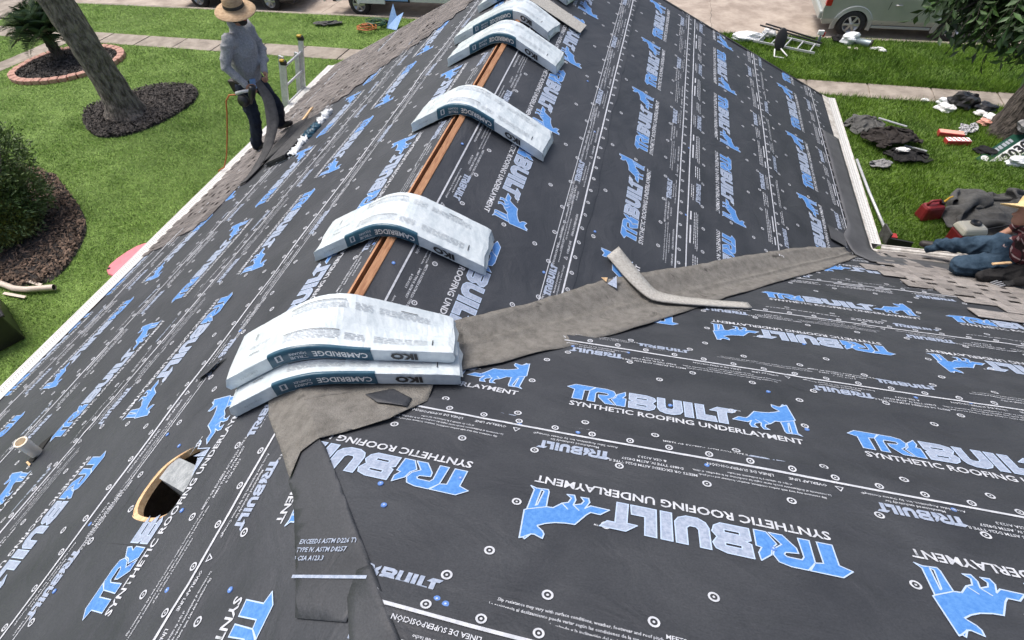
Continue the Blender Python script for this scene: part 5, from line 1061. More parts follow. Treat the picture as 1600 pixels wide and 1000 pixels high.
blob('sleeve', [(J['elN'].lerp(J['shN'], .5), J['elN'], .070, .064), (J['elN'], J['wrN'], .062, .044)], M['blackcloth'], w2, .011, 4)
fold(blob('jacket', [(V3(4.60, 3.24, 3.02) - o2, V3(4.75, 3.25, 3.03) - o2, .05, .07), (V3(4.75, 3.25, 3.03) - o2, V3(4.92, 3.30, 3.08) - o2, .07, .09)], M['blackcloth'], w2, .011, 3), .014, 5)
for s_ in 'NF': blob('shoe', [(J['an' + s_] + V3(.02, 0, -.01), J['an' + s_] + V3(-.10, .05, -.03), .046, .038), (J['an' + s_], J['an' + s_] + V3(.03, 0, .02), .048, .048)], M['leather'], w2, .012, 4)
gl = hand('glove', M['glove'], w2, J['wrN'], (-.85, -.25, -.16), (-.3, .9, -.1), (-.1, 0, .95), .18, 1.1)
for i, oo in enumerate((.034, .012, -.012, -.034)):
    d = Vector((-.85, -.25, -.16)).normalized(); s_ = Vector((-.3, .9, -.1)); s_ = (s_ - d * s_.dot(d)).normalized(); b = J['wrN'] + d * .105 + s_ * oo + V3(-.006, 0, .015); mb = MB(); mb.tube([b, b + d * .04 + V3(0, 0, -.004), b + d * .072 + V3(0, 0, -.016)], .0062, 5); mb.build('glove_rib', M['gloverib'], gl if False else w2, smooth=True)
hm = Matrix.Rotation(R(-32), 3, 'X') @ Matrix.Rotation(R(6), 3, 'Y'); mb = MB(); mb.lathe([(.0, .13), (.08, .125), (.105, .07), (.115, .012), (.15, .004), (.19, -.004), (.225, -.012), (.22, -.02), (.118, .0), (.10, .02)], 36, J['head'] + V3(0, 0, .06), rot=hm); mb.build('straw_hat', M['straw_y'], w2, smooth=True)
blob('hair', [(J['head'] + V3(.02, 0, .03), J['head'] + V3(.03, 0, -.05), .089, .075)], M['hair'], w2, .012, 3)
mb = MB(); q = V3(4.70, 3.28, 3.15) - o2; mb.box(q, (.17, .022, .012), rot=Matrix.Rotation(.3, 3, 'Z')); mb.build('carpenter_pencil', M['ply'], w2)

# ------------------------------------------------------------------ ladder at the left eave
def bar(mb, a, b, w, d, side): 
    """rectangular bar a->b, width w along 'side', depth d"""
    a, b = Vector(a), Vector(b); t = (b - a).normalized(); s_ = Vector(side); s_ = (s_ - t * s_.dot(t)).normalized(); u = t.cross(s_); vs = [p + s_ * w / 2 * i + u * d / 2 * j for p in (a, b) for i, j in ((-1, -1), (1, -1), (1, 1), (-1, 1))]
    mb.add(vs, [(3, 2, 1, 0), (4, 5, 6, 7), (0, 1, 5, 4), (1, 2, 6, 5), (2, 3, 7, 6), (3, 0, 4, 7)]); return mb
ld = thing('ladder', 'aluminium extension ladder leaning on the left gutter past the worker', 'ladder', (-4.95, 6.35, 0)); l0 = Vector(ld.location)
def lp(y, z, off=0): return Vector((-4.95 + z * .305 - off, y, z)) - l0
for y, top, off in ((6.08, 3.22, 0), (6.64, 3.36, 0), (6.12, 2.95 + .35, .055), (6.60, 2.95 + .2, .055)):
    bar(MB(), lp(y, 0 if off else .5, off), lp(y, top, off), .028, .075, (0, 1, 0)).build('rail', M['alu'], ld)
for i in range(9): mb = MB(); z = .75 + i * .30; mb.tube([lp(6.09, z), lp(6.63, z)], .017, 10); mb.build('rung', M['alu'], ld)
for i in range(8): mb = MB(); z = .3 + i * .30; mb.tube([lp(6.13, z, .055), lp(6.59, z, .055)], .015, 8); mb.build('rung', M['alu'], ld)
for y, z in ((6.08, 3.22), (6.64, 3.36)):
    mb = MB(); mb.box(lp(y, z), (.10, .05, .07)); mb.build('end_cap', M['blackplastic'], ld, bevel=.012); mb = MB(); mb.box(lp(y, z + .012) + Vector((-.01, -.01, .025)), (.07, .045, .03)); mb.build('end_cap', M['yellow'], ld, bevel=.008)
# ------------------------------------------------------------------ vehicles
def wheel(t, x, y, r, w, out, rimm, spokes=6):
    wh = MB(); wh.lathe([(r * .62, -w / 2), (r * .93, -w / 2), (r, -w * .32), (r, w * .32), (r * .93, w / 2), (r * .62, w / 2)], 32, (x, y, r), rot=Matrix.Rotation(R(90), 3, 'X')); ty = wh.build('wheel', M['tyre'], t, smooth=True)
    mb = MB(); yo = y + out * w * .40; rt = Matrix.Rotation(R(90), 3, 'X'); mb.lathe([(r * .66, -.012), (r * .62, .012), (r * .55, .006), (r * .52, -.05), (0, -.05)], 30, (x, yo, r), rot=rt if out < 0 else Matrix.Rotation(R(-90), 3, 'X')); mb.build('rim', rimm, ty, smooth=True)
    for k in range(spokes):
        q = 6.2832 * k / spokes; a, b = Vector((x + .04 * math.cos(q), yo + out * .012, r + .04 * math.sin(q))), Vector((x + r * .58 * math.cos(q), yo + out * .004, r + r * .58 * math.sin(q))); mb = MB(); bar(mb, a, b, r * .17, .03, (-math.sin(q), 0, math.cos(q))); mb.build('spoke', rimm, ty, bevel=.006)
    mb = MB(); mb.lathe([(.0, .03), (.04, .03), (.055, .0)], 14, (x, yo, r), rot=rt if out < 0 else Matrix.Rotation(R(-90), 3, 'X')); mb.build('hub_cap', rimm, ty, smooth=True)
def arcpts(cx, r, z0, n=12):
    a0 = math.asin(min(1, max(-1, (z0 - r * .86) / (r * 1.14)))); return [(cx + r * 1.14 * math.cos(q), r * .88 + r * 1.14 * math.sin(q)) for q in np.linspace(math.pi - a0 if False else math.pi + .22, -.22, n)]
def car(label, cat, name, loc, L_, W_, wr, ax, upper, belt, tum, paint, rimm, flip_x=False, sill=.30, flare=None, windows=(), extra=None):
    """upper: roofline profile (x, z) from rear bumper to front; axles ax; the near side is -y"""
    t = thing(name, label, cat, loc); sx = -1 if flip_x else 1
    low = [(0.02, sill + .12), (.10, sill)]
    for cx in ax: low += [p for p in arcpts(cx, wr, sill) if p[1] >= sill - .02]
    low += [(L_ - .12, sill), (L_ - .02, sill + .14)]; prof = low + upper[::-1]
    def yy(z, k=1): return W_ / 2 - (max(0, z - belt) * tum) - .05 * max(0, (sill + .15 - z)) / .2
    V = [(sx * (x - L_ / 2), s_ * yy(z), z) for s_ in (-1, 1) for x, z in prof]; n = len(prof); mb = MB(); tri, trif = poly_soup([[(x, z) for x, z in prof]])
    mb.add(V, [(i, (i + 1) % n, n + (i + 1) % n, n + i) for i in range(n)])
    for s_ in (-1, 1):
        vs = [(sx * (x - L_ / 2), s_ * yy(z), z) for x, z in tri]; mb.add(vs, [tuple(f) if (s_ * sx) < 0 else tuple(f[::-1]) for f in trif])
    bm = bmesh.new(); me = mb.mesh('body', paint); bm.from_mesh(me); bmesh.ops.remove_doubles(bm, verts=bm.verts[:], dist=.0005); bmesh.ops.recalc_face_normals(bm, faces=bm.faces[:]); bm.to_mesh(me); bm.free()
    o = link('body', me, t); b = o.modifiers.new('b', 'BEVEL'); b.width = .035; b.segments = 3; b.limit_method = 'ANGLE'; b.angle_limit = R(55)
    for cx in ax:
        for s_ in (-1, 1): wheel(t, sx * (cx - L_ / 2), s_ * (W_ / 2 - .11), wr, .215, s_, rimm)
        mb = MB(); mb.box((sx * (cx - L_ / 2), 0, wr + .18), (wr * 2.1, W_ - .12, wr * 1.3)); mb.build('wheel_arch', M['plastic_d'], t)
    if flare:
        for cx in ax:
            for s_ in (-1, 1):
                P = [p for p in arcpts(cx, wr, sill, 18)]; mb = MB(); V = []
                for x, z in P:
                    d = Vector((x - cx, z - wr * .88)).normalized(); V += [(sx * (x - L_ / 2), s_ * (yy(z) + .018), z), (sx * (x + d.x * .10 - L_ / 2), s_ * (yy(z) + .020), z + d.y * .10), (sx * (x + d.x * .125 - L_ / 2), s_ * (yy(z) - .004), z + d.y * .125), (sx * (x - d.x * .004 - L_ / 2), s_ * (yy(z) - .03), z - d.y * .004)]
                fs = [(4 * i + k, 4 * i + (k + 1) % 4, 4 * i + 4 + (k + 1) % 4, 4 * i + 4 + k) for i in range(len(P) - 1) for k in range(4)]; mb.add(V, fs); mb.build('fender_flare', flare, t, smooth=False)
    for w in windows:
        for s_ in (-1, 1):
            mb = MB(); mb.add([(sx * (x - L_ / 2), s_ * (yy(z) + .006), z) for x, z in w], [tuple(range(len(w)))]); mb.build('window', M['glass'], t)
    if extra: extra(t, sx, L_, W_, yy)
    return t
def suv_extra(t, sx, L_, W_, yy):
    for s_ in (-1, 1):
        for x in (1.62, 2.62):
            mb = MB(); bar(mb, (sx * (x - L_ / 2), s_ * (yy(.4) + .002), .42), (sx * (x + .04 - L_ / 2), s_ * (yy(.95) + .002), .98), .012, .012, (1, 0, 0)); mb.build('door_seam', M['plastic_d'], t)
        for x in (1.78, 2.78):
            mb = MB(); mb.tube([(sx * (x - L_ / 2), s_ * (yy(.9) + .028), .90), (sx * (x + .18 - L_ / 2), s_ * (yy(.9) + .03), .905)], .014, 8); mb.build('door_handle', M['rim'], t, smooth=True)
        mb = MB(); mb.box((sx * (.10 - L_ / 2), s_ * (yy(.85) - .06), .93), (.16, .15, .22)); mb.build('tail_light', M['redlens'], t, bevel=.02)
        mb = MB(); mb.box((sx * (.30 - L_ / 2 + 1.85), s_ * (W_ / 2 - .05), .315), (1.5, .03, .07)); mb.build('sill_trim', M['flare'], t, bevel=.01)
    mb = MB(); mb.box((sx * (.02 - L_ / 2), 0, .56), (.16, W_ - .10, .24)); mb.build('rear_bumper', M['flare'], t, bevel=.05)
    mb = MB(); mb.box((sx * (L_ - .04 - L_ / 2), 0, .52), (.16, W_ - .10, .26)); mb.build('front_bumper', M['flare'], t, bevel=.05)
SUVU = [(.04, .50), (.0, .75), (.06, 1.05), (.26, 1.62), (.45, 1.70), (2.30, 1.71), (2.60, 1.62), (3.15, 1.14), (4.15, 1.00), (4.38, .82), (4.42, .55)]
car('pale green-silver sport utility vehicle parked at the kerb on the right', 'car', 'parked_car', (8.10, 17.97, -.13), 4.44, 1.82, .365, (.86, 3.46), SUVU, 1.08, .28, M['suv'], M['rim'], sill=.34, flare=M['flare'],
    windows=([(.38, 1.14), (.55, 1.58), (1.28, 1.60), (1.36, 1.14)], [(1.46, 1.14), (1.40, 1.60), (2.26, 1.60), (2.36, 1.14)], [(2.46, 1.14), (2.38, 1.58), (2.56, 1.54), (3.02, 1.14)]), extra=suv_extra)
SEDU = [(.02, .45), (.0, .75), (.10, .98), (.75, 1.08), (1.35, 1.42), (2.6, 1.45), (3.35, 1.06), (4.5, .92), (4.78, .70), (4.80, .48)]
def sed_extra(t, sx, L_, W_, yy):
    for s_ in (-1, 1):
        mb = MB(); mb.box((sx * (.08 - L_ / 2), s_ * (W_ / 2 - .2), .78), (.14, .34, .12)); mb.build('tail_light', M['redlens'], t, bevel=.02)
        for x in (1.5, 2.5): mb = MB(); mb.tube([(sx * (x - L_ / 2), s_ * (yy(.85) + .025), .84), (sx * (x + .16 - L_ / 2), s_ * (yy(.85) + .025), .84)], .012, 6); mb.build('door_handle', M['blackpaint'], t)
        mb = MB(); mb.box((sx * (L_ / 2 - .12), s_ * (W_ / 2 - .2), .70), (.14, .32, .11)); mb.build('headlight', M['galv'], t, bevel=.02)
car('black saloon car parked at the kerb behind the standing worker', 'car', 'parked_car', (-13.2, 17.95, -.13), 4.80, 1.84, .335, (.98, 3.84), SEDU, .95, .38, M['blackpaint'], M['rim'], flip_x=False, sill=.26, windows=([(.95, 1.0), (1.42, 1.36), (1.95, 1.38), (1.98, 1.0)], [(2.06, 1.0), (2.04, 1.38), (2.55, 1.38), (3.15, 1.02)]), extra=sed_extra)
VANU = [(.02, .50), (.0, 1.2), (.08, 2.05), (.25, 2.15), (3.7, 2.15), (4.2, 1.9), (4.75, 1.20), (5.35, 1.02), (5.5, .8), (5.5, .5)]
def van_extra(t, sx, L_, W_, yy):
    x0, x1 = 1.78, 2.75; y = -(yy(.9) + .012)
    mb = MB(); mb.add([(x0 - L_ / 2, y, .48), (x1 - L_ / 2, y, .48), (x1 - L_ / 2, y, 1.9), (x0 - L_ / 2, y, 1.9)], [(0, 1, 2, 3)]); mb.build('door_opening', M['plastic_d'], t)
    mb = MB(); mb.box(((x0 + x1) / 2 - L_ / 2, y - .006, .60), (x1 - x0 - .12, .012, .16)); mb.build('step_panel', M['bluesheet'], t)
    mb = MB(); mb.box((x0 - L_ / 2 - .38, y - .05, 1.15), (1.0, .05, 1.45)); mb.build('sliding_door', M['vanwhite'], t, bevel=.02)
    mb = MB(); mb.box((-L_ / 2 - .15, -.3, .42), (.3, .08, .08)); mb.build('tow_hitch', M['plastic_d'], t); mb = MB(); mb.box((-L_ / 2 - .30, -.75, .55), (.06, .30, .35), rot=Matrix.Rotation(.5, 3, 'Y')); mb.build('rear_step', M['alu'], t)
    for s_ in (-1, 1): mb = MB(); mb.box((.02 - L_ / 2, s_ * (W_ / 2 - .08), 1.1), (.08, .12, .5)); mb.build('tail_light', M['redlens'], t, bevel=.02)
    mb = MB(); mb.box((-L_ / 2 + .02, 0, .48), (.18, W_ - .1, .16)); mb.build('rear_bumper', M['plastic_d'], t, bevel=.03)
car('white work van with an open side door parked at the kerb', 'van', 'parked_van', (-6.55, 17.97, -.13), 5.5, 1.9, .36, (.90, 4.45), VANU, 1.3, .10, M['vanwhite'], M['rim'], sill=.42, windows=([(3.3, 1.3), (3.3, 1.85), (3.85, 1.85), (4.45, 1.3)],), extra=van_extra)

# ------------------------------------------------------------------ things lying on the left lawn
pk = thing('kick_board', 'pink plastic board lying on the grass below the left gutter', 'board', (-7.22, 4.36, 0), R(78)); mb = MB(); mb.prism(smoothpoly([(-.46, -.30), (.46, -.25), (.46, .25), (-.46, .30)], 2), .22, .29); mb.build('shell', M['pink'], pk, bevel=.03)
mb = MB(); mb.prism(smoothpoly([(-.38, -.22), (.38, -.18), (.38, .18), (-.38, .22)], 2), .04, .22); mb.build('rim', M['pink'], pk); mb = MB(); mb.lathe([(.03, .302), (.0, .302)], 10, (-.36, .16, -.01)); mb.build('drain_hole', M['hole'], pk)
bn = thing('plastic_bin', 'black plastic tub lying tipped on the grass at the left edge', 'tub', (-8.75, 2.42, 0), R(-30)); mb = MB()
for (x0, x1, y0, y1, z0, z1) in ((-.6, .6, -.45, .45, .02, .06),): mb.box((0, 0, .04), (1.1, .82, .05))
mb.box((0, .43, .30), (1.22, .05, .56)); mb.box((0, -.43, .30), (1.22, .05, .56)); mb.box((.58, 0, .30), (.05, .86, .56)); mb.box((-.58, 0, .30), (.05, .86, .56)); mb.build('tub', M['blackplastic'], bn, bevel=.02)
mb = MB(); mb.tube([(-.64, -.48, .58), (.64, -.48, .58), (.64, .48, .58), (-.64, .48, .58), (-.64, -.48, .58)], .025, 8); mb.build('rim', M['blackplastic'], bn); mb = MB(); mb.tube([(.45, -.2, .10), (.2, .05, .09), (-.3, .15, .10)], .012, 6); mb.build('handle', M['alu'], bn)
def downspout(label, pts, r, open_end=True):
    c = Vector(pts[0]); t = thing('downspout', label, 'downspout', tuple(c)); mb = MB(); mb.tube([Vector(p) - c for p in pts], r, 14, caps=False); mb.build('pipe', M['beige'], t, smooth=True)
    e = Vector(pts[-1]) - c; d = (Vector(pts[-1]) - Vector(pts[-2])).normalized(); mb = MB(); mb.tube([e - d * .02, e - d * .06], r * .93, 14); mb.build('opening', M['hole'], t); return t
downspout('thick beige bent downspout pipe lying across the mulch edge', [(-9.9, 3.55, .09), (-9.1, 3.42, .09), (-8.85, 3.44, .09), (-8.36, 3.58, .10)], .052)
for (x0, y0, x1, y1, w) in ((-9.25, 3.31, -8.76, 3.30, 'nearer'), (-9.1, 3.66, -8.72, 3.62, 'farther')):
    mb = MB(); bar(mb, (x0, y0, .05), (x1, y1, .05), .055, .012, (0, 1, 0)); tag(mb.build('siding_offcut', M['beige']), w + ' thin beige offcut beside the downspout pipe', 'offcut')
# things on the verge beyond the roof
heap_cloth('cloth_heap', 'small heap of dark grey cloth on the verge left of the cords', 'cloth', (-8.95, 15.8), (1.2, .7), .60, M['greycloth'], 5, .2, 26)
def coil(label, c, r, m, name, n=5, seed=0):
    rg = random.Random(seed); P = []
    for i in range(n * 16): q = i * 6.2832 / 16; rr = r * (1 + .18 * math.sin(q * .37 + seed)); P.append((rr * math.cos(q) + rg.uniform(-.02, .02), rr * .7 * math.sin(q) + rg.uniform(-.02, .02), .05 + .02 * i / 16 + .02 * math.sin(q * 1.7)))
    return tag(MB().tube(P, .014, 6).build(name, m, loc=c, smooth=True), label, 'cord')
coil('orange extension cord coiled on the verge', (-7.5, 15.5, .02), .28, M['orange'], 'extension_cord', 5, 1); coil('green garden hose bundled on the verge behind the orange cord', (-7.3, 15.88, .02), .30, M['green'], 'garden_hose', 6, 2)
mb = MB(); mb.tube([(-.2, -.05, .05), (0, .02, .16), (.2, .04, .05)], .05, 8); tag(mb.build('tool_bag', M['blackcloth'], loc=(-6.98, 15.9, 0), smooth=True), 'small black bag between the green hose and the blue sheet', 'bag')
mb = MB(); mb.add([(-.22, -.10, .02), (.16, -.22, .02), (.34, .15, .42), (.10, .12, .30), (-.02, .28, .62)], [(0, 1, 3), (1, 2, 3), (0, 3, 4)]); o = mb.build('blue_sheet', M['bluesheet'], loc=(-6.72, 15.85, 0)); s_ = o.modifiers.new('t', 'SOLIDIFY'); s_.thickness = .008; tag(o, 'pale blue foam sheet propped upright on the verge', 'sheet')

# ------------------------------------------------------------------ things lying on the right lawn and verge
lt = thing('ladder', 'aluminium step ladder lying flat on the right-hand verge', 'ladder', (4.9, 15.85, .08)); q0 = Vector(lt.location)
A0, A1, B0, B1 = Vector((4.08, 15.95, .10)), Vector((5.62, 15.32, .10)), Vector((4.35, 16.45, .16)), Vector((5.80, 15.78, .12))
for a, b in ((A0, A1), (B0, B1)): bar(MB(), a - q0, b - q0, .05, .03, (0, 0, 1)).build('rail', M['alu'], lt)
for k in (.08, .30, .52, .72, .92): bar(MB(), A0.lerp(A1, k) - q0, B0.lerp(B1, k) - q0, .06, .025, (0, 0, 1)).build('rung', M['alu'], lt)
for a, b in ((Vector((4.25, 16.55, .30)), Vector((5.85, 15.85, .16))), (Vector((4.4, 16.62, .32)), Vector((5.7, 16.02, .2)))): bar(MB(), a - q0, b - q0, .035, .03, (0, 0, 1)).build('rear_rail', M['plastic_d'], lt)
ch = thing('folding_seat', 'dark grey oval seat with white legs leaning on the lying ladder', 'seat', (4.72, 15.55, 0)); mb = MB(); mb.lathe([(.0, .02), (.20, .02), (.23, 0), (.20, -.02), (0, -.02)], 24, (0, 0, .32), rot=Matrix.Rotation(R(68), 3, 'X') @ Matrix.Rotation(R(20), 3, 'Y'), sx=.75, sy=1.25); mb.build('seat', M['plastic_d'], ch, smooth=True)
for a, b in (((-.1, -.1, .10), (-.12, -.42, .03)), ((-.12, -.42, .03), (.12, -.48, .03)), ((.05, -.1, .12), (.22, -.34, .03))): mb = MB(); mb.tube([a, b], .018, 6); mb.build('leg', M['paper'], ch)
def lump(name, label, cat, c, r, m, seed, sz=(1, 1, .6), parts=None):
    rg = np.random.default_rng(seed); bm = bmesh.new(); bmesh.ops.create_icosphere(bm, subdivisions=3, radius=1)
    ph = rg.uniform(0, 6.28, 6)
    for v in bm.verts:
        p = v.co; k = 1 + .18 * math.sin(p.x * 4 + ph[0]) * math.sin(p.y * 5 + ph[1]) + .14 * math.sin(p.z * 7 + ph[2] + p.x * 3) + rg.normal(0, .05); v.co = Vector((p.x * sz[0] * r * k, p.y * sz[1] * r * k, max(p.z, -.55) * sz[2] * r * k + r * sz[2] * .5))
    me = bpy.data.meshes.new(name); bm.to_mesh(me); bm.free(); me.materials.append(m); return tag(link(name, me, None, (c[0], c[1], c[2] if len(c) > 2 else .02)), label, cat)
lump('plastic_bag', 'flat white plastic bag beside the lying ladder at the roof edge', 'bag', (3.98, 16.25), .36, M['clearbag'], 1, (1.2, .6, .35)); lump('paper_bundle', 'crumpled white paper behind the top of the lying ladder', 'paper', (4.55, 16.55), .17, M['paper'], 2, (1, .8, .9))
bt = thing('spray_bottle', 'small white and red spray bottle standing on the right-hand verge', 'bottle', (5.80, 16.05, 0)); mb = MB(); mb.lathe([(.0, 0), (.045, 0), (.045, .22), (.02, .26), (.02, .30), (0, .30)], 12); mb.build('bottle', M['cupgrey'], bt, smooth=True); mb = MB(); mb.box((-.02, 0, .36), (.16, .07, .12)); mb.build('trigger', M['paper'], bt, bevel=.02); mb = MB(); mb.box((.07, 0, .31), (.05, .05, .10)); mb.build('nozzle', M['cardred'], bt)
lump('plastic_bag', 'knotted white plastic bag on the verge beside the grey tumbler', 'bag', (6.68, 16.35), .22, M['clearbag'], 4, (1.1, .8, .8)); lump('black_bag', 'small black bag left of the knotted white bag', 'bag', (6.40, 16.45), .17, M['blackcloth'], 5, (1, .8, .6))
tb = thing('tumbler', 'grey metal tumbler lying on its side on the verge', 'tumbler', (6.95, 16.2, .10)); mb = MB(); rr = Matrix.Rotation(R(-28), 3, 'Z') @ Matrix.Rotation(R(90), 3, 'Y'); mb.lathe([(.0, -.24), (.085, -.24), (.105, .22)], 18, rot=rr); mb.build('cup', M['cupgrey'], tb, smooth=True); mb = MB(); mb.lathe([(.108, .20), (.108, .24), (0, .235)], 18, rot=rr); mb.build('lid', M['inkblack'], tb)
for k, (x, y, w) in enumerate(((7.22, 15.98, 'left'), (7.38, 16.02, 'middle'), (7.42, 15.88, 'right'))): lump('paper_scrap', w + ' one of three white paper scraps near the tumbler', 'paper', (x, y), .10, M['paper'], 20 + k, (1, .6, .35))
for k, (x, y) in enumerate(((6.6, 15.95), (6.78, 15.93))): lump('paper_scrap', ('left' if k == 0 else 'right') + ' yellowish paper scrap under the knotted bag', 'paper', (x, y), .07, M['cream'], 30 + k, (.6, 1, .35))
# trash pile by the pavement
lump('trash_bag', 'larger black trash bag beside the pavement near the tree', 'bag', (8.48, 12.95), .26, M['blackplastic'], 6, (1.1, .8, .8)); lump('trash_bag', 'smaller black trash bag on top near the tree', 'bag', (8.72, 13.08), .20, M['blackplastic'], 7, (1, .8, .9)); lump('trash_bag', 'flat black bag nearest the tree trunk', 'bag', (8.98, 12.88), .20, M['blackplastic'], 8, (1.2, .8, .5))
lump('plastic_bag', 'square white takeaway bag left of the black trash bags', 'bag', (8.14, 12.72), .19, M['paper'], 9, (1.1, .8, .5)); lump('plastic_bag', 'crumpled clear bag behind the white takeaway bag', 'bag', (8.20, 13.02), .16, M['clearbag'], 10, (1, .6, .6)); lump('paper_scrap', 'tiny white scrap on the edge of the pavement', 'paper', (7.82, 13.12), .08, M['paper'], 13, (1, .7, .5))
lump('paper_cup', 'white cup lying near the tree trunk', 'cup', (8.82, 12.60), .11, M['paper'], 11, (1.2, .7, .6)); lump('food_box', 'white food box right beside the tree trunk', 'box', (8.95, 12.42), .13, M['paper'], 12, (1.2, .8, .6)); lump('food_box', 'brown and white food box at the foot of the tree trunk', 'box', (8.78, 12.18), .13, M['cardpink'], 14, (1, .8, .6))
for k, (x, y, a, m, w) in enumerate(((7.95, 11.55, -.10, 'cardpink', 'salmon carton lid behind the red carton'), (8.0, 11.25, .12, 'cardred', 'red carton with white stripes on the grass'))):
    t = thing('drink_carton', w, 'carton', (x, y, .0), a); mb = MB(); mb.box((0, 0, .055), (.48, .17, .10)); mb.build('box', M['cardred'], t, bevel=.006); mb = MB(); mb.box((0, 0, .108), (.46, .15, .006)); mb.build('top', M['cardpink'] if k == 0 else M['paper'], t)
    if k:
        for j in range(5): mb = MB(); mb.box((-.18 + j * .09, 0, .113), (.02, .15, .004), rot=Matrix.Rotation(.4, 3, 'Z')); mb.build('stripe', M['cardred'], t)
heap_cloth('checked_cloth', 'grey and white checked cloth behind the cartons', 'cloth', (8.38, 11.85), (.85, .65), .60, M['check'], 9, .2, 26)
# green and white number board leaning by the tree
sg = thing('number_board', 'green board with white number strip leaning at the foot of the tree', 'board', (8.98, 10.98, .0), R(46)); RT = Matrix.Rotation(R(14), 3, 'X') @ Matrix.Rotation(R(-8), 3, 'Y') @ Matrix.Scale(1.25, 3)
def onb(x, y, h=0): return RT @ Vector((x, y, h)) + Vector((0, 0, .05))
mb = MB(); vs = [onb(x, y, h) for h in (-.02, 0) for x, y in ((-.62, -.26), (.8, -.26), (.8, .26), (-.62, .26))]; mb.add(vs, [(3, 2, 1, 0), (4, 5, 6, 7), (0, 1, 5, 4), (1, 2, 6, 5), (2, 3, 7, 6), (3, 0, 4, 7)]); mb.build('panel', M['signgreen'], sg)
mb = MB(); mb.add([onb(-.62, -.10, .004), onb(.8, -.10, .004), onb(.8, .10, .004), onb(-.62, .10, .004)], [(0, 1, 2, 3)]); st = mb.build('number_strip', M['paper'], sg)
def board_text(txt, size, x, y, m, w, parent, bold=.03):
    V, F = text_soup(txt, size, bold, w, 2); soup_obj('lettering', np.array([onb(a + x, b + y, .008) for a, b in V]), F, m, parent)
board_text('2030', .22, -.26, -.078, M['inkblack'], .62, st, .04); board_text('ST', .19, -.55, -.070, M['inkgrey'], .20, st, .03)
for k, (a, b) in enumerate(((-.36, -.30), (-.28, -.22), (-.20, -.15), (-.13, -.06), (-.03, .04), (.06, .12), (.14, .20))): mb = MB(); mb.add([onb(a, .155, .006), onb(b, .155, .006), onb(b, .225, .006), onb(a, .225, .006)], [(0, 1, 2, 3)]); mb.build('lettering', M['inkgrey'], sg)
mb = MB(); mb.add([onb(-.50 + .07 * math.cos(k * .6283), .18 + .06 * math.sin(k * .6283), .006) for k in range(10)], [tuple(range(10))]); mb.build('emblem', M['paper'], sg)
rs_ = thing('round_sign', 'round blue and white sign fixed to the right-hand tree trunk', 'sign', (9.42, 11.30, .75)); rr = Matrix.Rotation(R(-18), 3, 'Z') @ Matrix.Rotation(R(68), 3, 'X'); mb = MB(); mb.lathe([(.0, 0), (.24, 0), (.24, .015), (0, .015)], 28, rot=rr); mb.build('disc', M['bluesheet'], rs_)
mb = MB(); mb.lathe([(.19, .018), (.20, .018)], 28, rot=rr); mb.lathe([(0, .018), (.11, .018)], 28, rot=rr); mb.build('emblem', M['paper'], rs_)
lump('cap', 'pale grey cap resting on top of the green number board', 'cap', (9.22, 11.45, .32), .17, M['palecloth'], 15, (1.2, .9, .9)); lump('plastic_bag', 'white crumpled bag below the green number board', 'bag', (9.05, 10.58), .24, M['clearbag'], 16, (1.4, .6, .5)); lump('rag', 'dark rag on the grass left of the number board', 'rag', (8.45, 10.95), .16, M['blackcloth'], 17, (1.3, .9, .4))
# heap of dark clothes below the right eave
heap_cloth('work_trousers', 'dark brown work clothes on top of the heap below the right eave', 'clothes', (6.62, 11.0, .06), (1.65, 1.6), .56, M['browncloth'], 12, .4, 38, mound=lambda x, y: .16 * np.exp(-(x ** 2 + y ** 2) / .16), drop=.5)
heap_cloth('black_jacket', 'black jacket on the near right side of the clothes heap below the right eave', 'jacket', (6.85, 10.45, .0), (1.15, .95), .60, M['blackcloth'], 15, .2, 30, mound=lambda x, y: .10 * np.exp(-(x ** 2 + y ** 2) / .08))
heap_cloth('grey_jacket', 'grey jacket lying at the far side of the clothes heap', 'jacket', (6.22, 11.65), (1.25, 1.15), .58, M['greycloth'], 13, .5, 32, mound=lambda x, y: .14 * np.exp(-(x ** 2 + y ** 2) / .10))
heap_cloth('pale_shirt', 'pale grey shirt at the near side of the clothes heap', 'shirt', (6.32, 10.08), (.85, .6), .62, M['palecloth'], 14, .2, 26, z0=.07)
lump('white_tag', 'small white label lying on the dark clothes heap', 'label', (6.72, 10.45, .20), .10, M['paper'], 18, (1.2, .7, .3))
for a, b, w in (((6.45, 11.65, .25), (7.0, 11.45, .2), 'far'), ((6.9, 10.9, .06), (7.3, 10.75, .05), 'near')): mb = MB(); mb.tube([a, b], .02, 6); tag(mb.build('metal_tube', M['alu']), 'short pale tube at the ' + w + ' end of the clothes heap', 'tube')
mb = MB(); mb.tube([(5.82, 10.1, .10), (5.86, 9.0, .09), (5.92, 7.85, .10)], .026, 10); tag(mb.build('metal_pole', M['alu'], smooth=True), 'long thin metal pole lying along the right eave', 'pole')
gb = thing('gutter_offcut', 'dark grey gutter corner piece lying by the inner corner of the eaves', 'gutter', (5.95, 7.55, 0)); mb = MB(); mb.box((.12, -.12, .10), (.36, .03, .18), rot=Matrix.Rotation(-.15, 3, 'Z')); mb.box((.12, -.02, .02), (.36, .2, .02)); mb.build('trough', M['plastic_d'], gb); mb = MB(); mb.box((-.08, .06, .14), (.03, .30, .26), rot=Matrix.Rotation(.15, 3, 'Z')); mb.build('side', M['greycloth'], gb); mb = MB(); mb.box((.05, .05, .08), (.10, .12, .14)); mb.build('bracket', M['cardred'], gb)
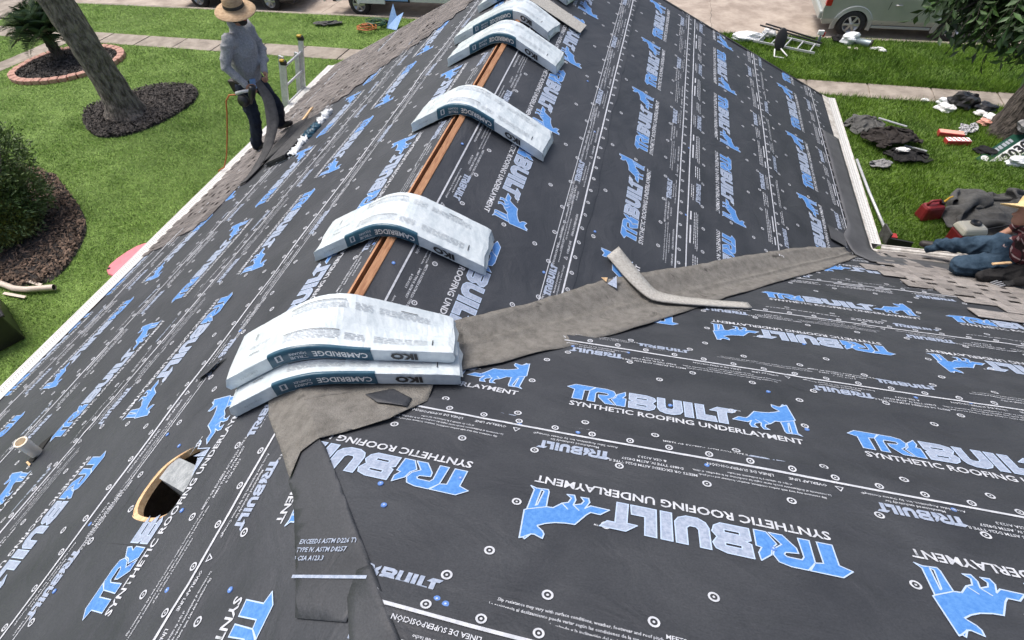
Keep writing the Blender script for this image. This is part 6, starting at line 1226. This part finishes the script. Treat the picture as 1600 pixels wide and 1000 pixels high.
# petrol can
gc = thing('petrol_can', 'dark red plastic petrol can standing on the right-hand lawn', 'petrol can', (6.78, 8.45, 0), R(20)); mb = MB(); mb.box((0, 0, .15), (.40, .26, .30), top=(.88, .8)); mb.build('tank', M['red'], gc, bevel=.05); mb = MB(); mb.tube([(-.14, 0, .30), (-.10, 0, .38), (.06, 0, .38), (.12, 0, .30)], .024, 8); mb.build('handle', M['red'], gc, smooth=True); mb = MB(); mb.lathe([(.05, .28), (.05, .34), (0, .34)], 14, (.14, .0, 0)); mb.build('cap', M['blackplastic'], gc); mb = MB(); mb.tube([(.16, 0, .33), (.24, .02, .40), (.30, .03, .41)], [.022, .016, .014], 8); mb.build('spout', M['yellow'], gc)
# tarp and small engine
heap_cloth('grey_tarp', 'large crumpled grey tarp heaped on the right-hand lawn', 'tarp', (8.55, 8.35), (4.4, 3.7), .66, M['greycloth'], 21, .25, 60, mound=lambda x, y: .16 * np.exp(-(x ** 2 + y ** 2) / .8) + .10 * np.exp(-((x + .9) ** 2 + y ** 2) / .15), drop=.7, z0=.08)
en = thing('air_compressor', 'small cream-topped air compressor standing beside the grey tarp', 'compressor', (7.12, 7.72, 0), R(15)); mb = MB(); mb.box((0, 0, .18), (.40, .32, .30)); mb.build('body', M['red'], en, bevel=.04); mb = MB(); mb.box((0, 0, .39), (.44, .34, .12), top=(.85, .8)); mb.build('cover', M['cream'], en, bevel=.035); mb = MB(); mb.lathe([(.085, .452), (.085, .475), (.05, .478), (.05, .46), (0, .46)], 18, (.06, .03, 0)); mb.build('filter_cap', M['blackplastic'], en, smooth=True)
for x, y in ((-.15, -.12), (.15, -.12), (-.15, .12), (.15, .12)): mb = MB(); mb.box((x, y, .015), (.05, .05, .03)); mb.build('foot', M['blackplastic'], en)
mb = MB(); mb.tube([(7.35, 7.75, .35), (7.7, 7.65, .62), (8.0, 7.6, .66), (8.25, 7.75, .55)], .012, 6); tag(mb.build('cable', M['blackplastic']), 'thin black cable over the grey tarp', 'cable')
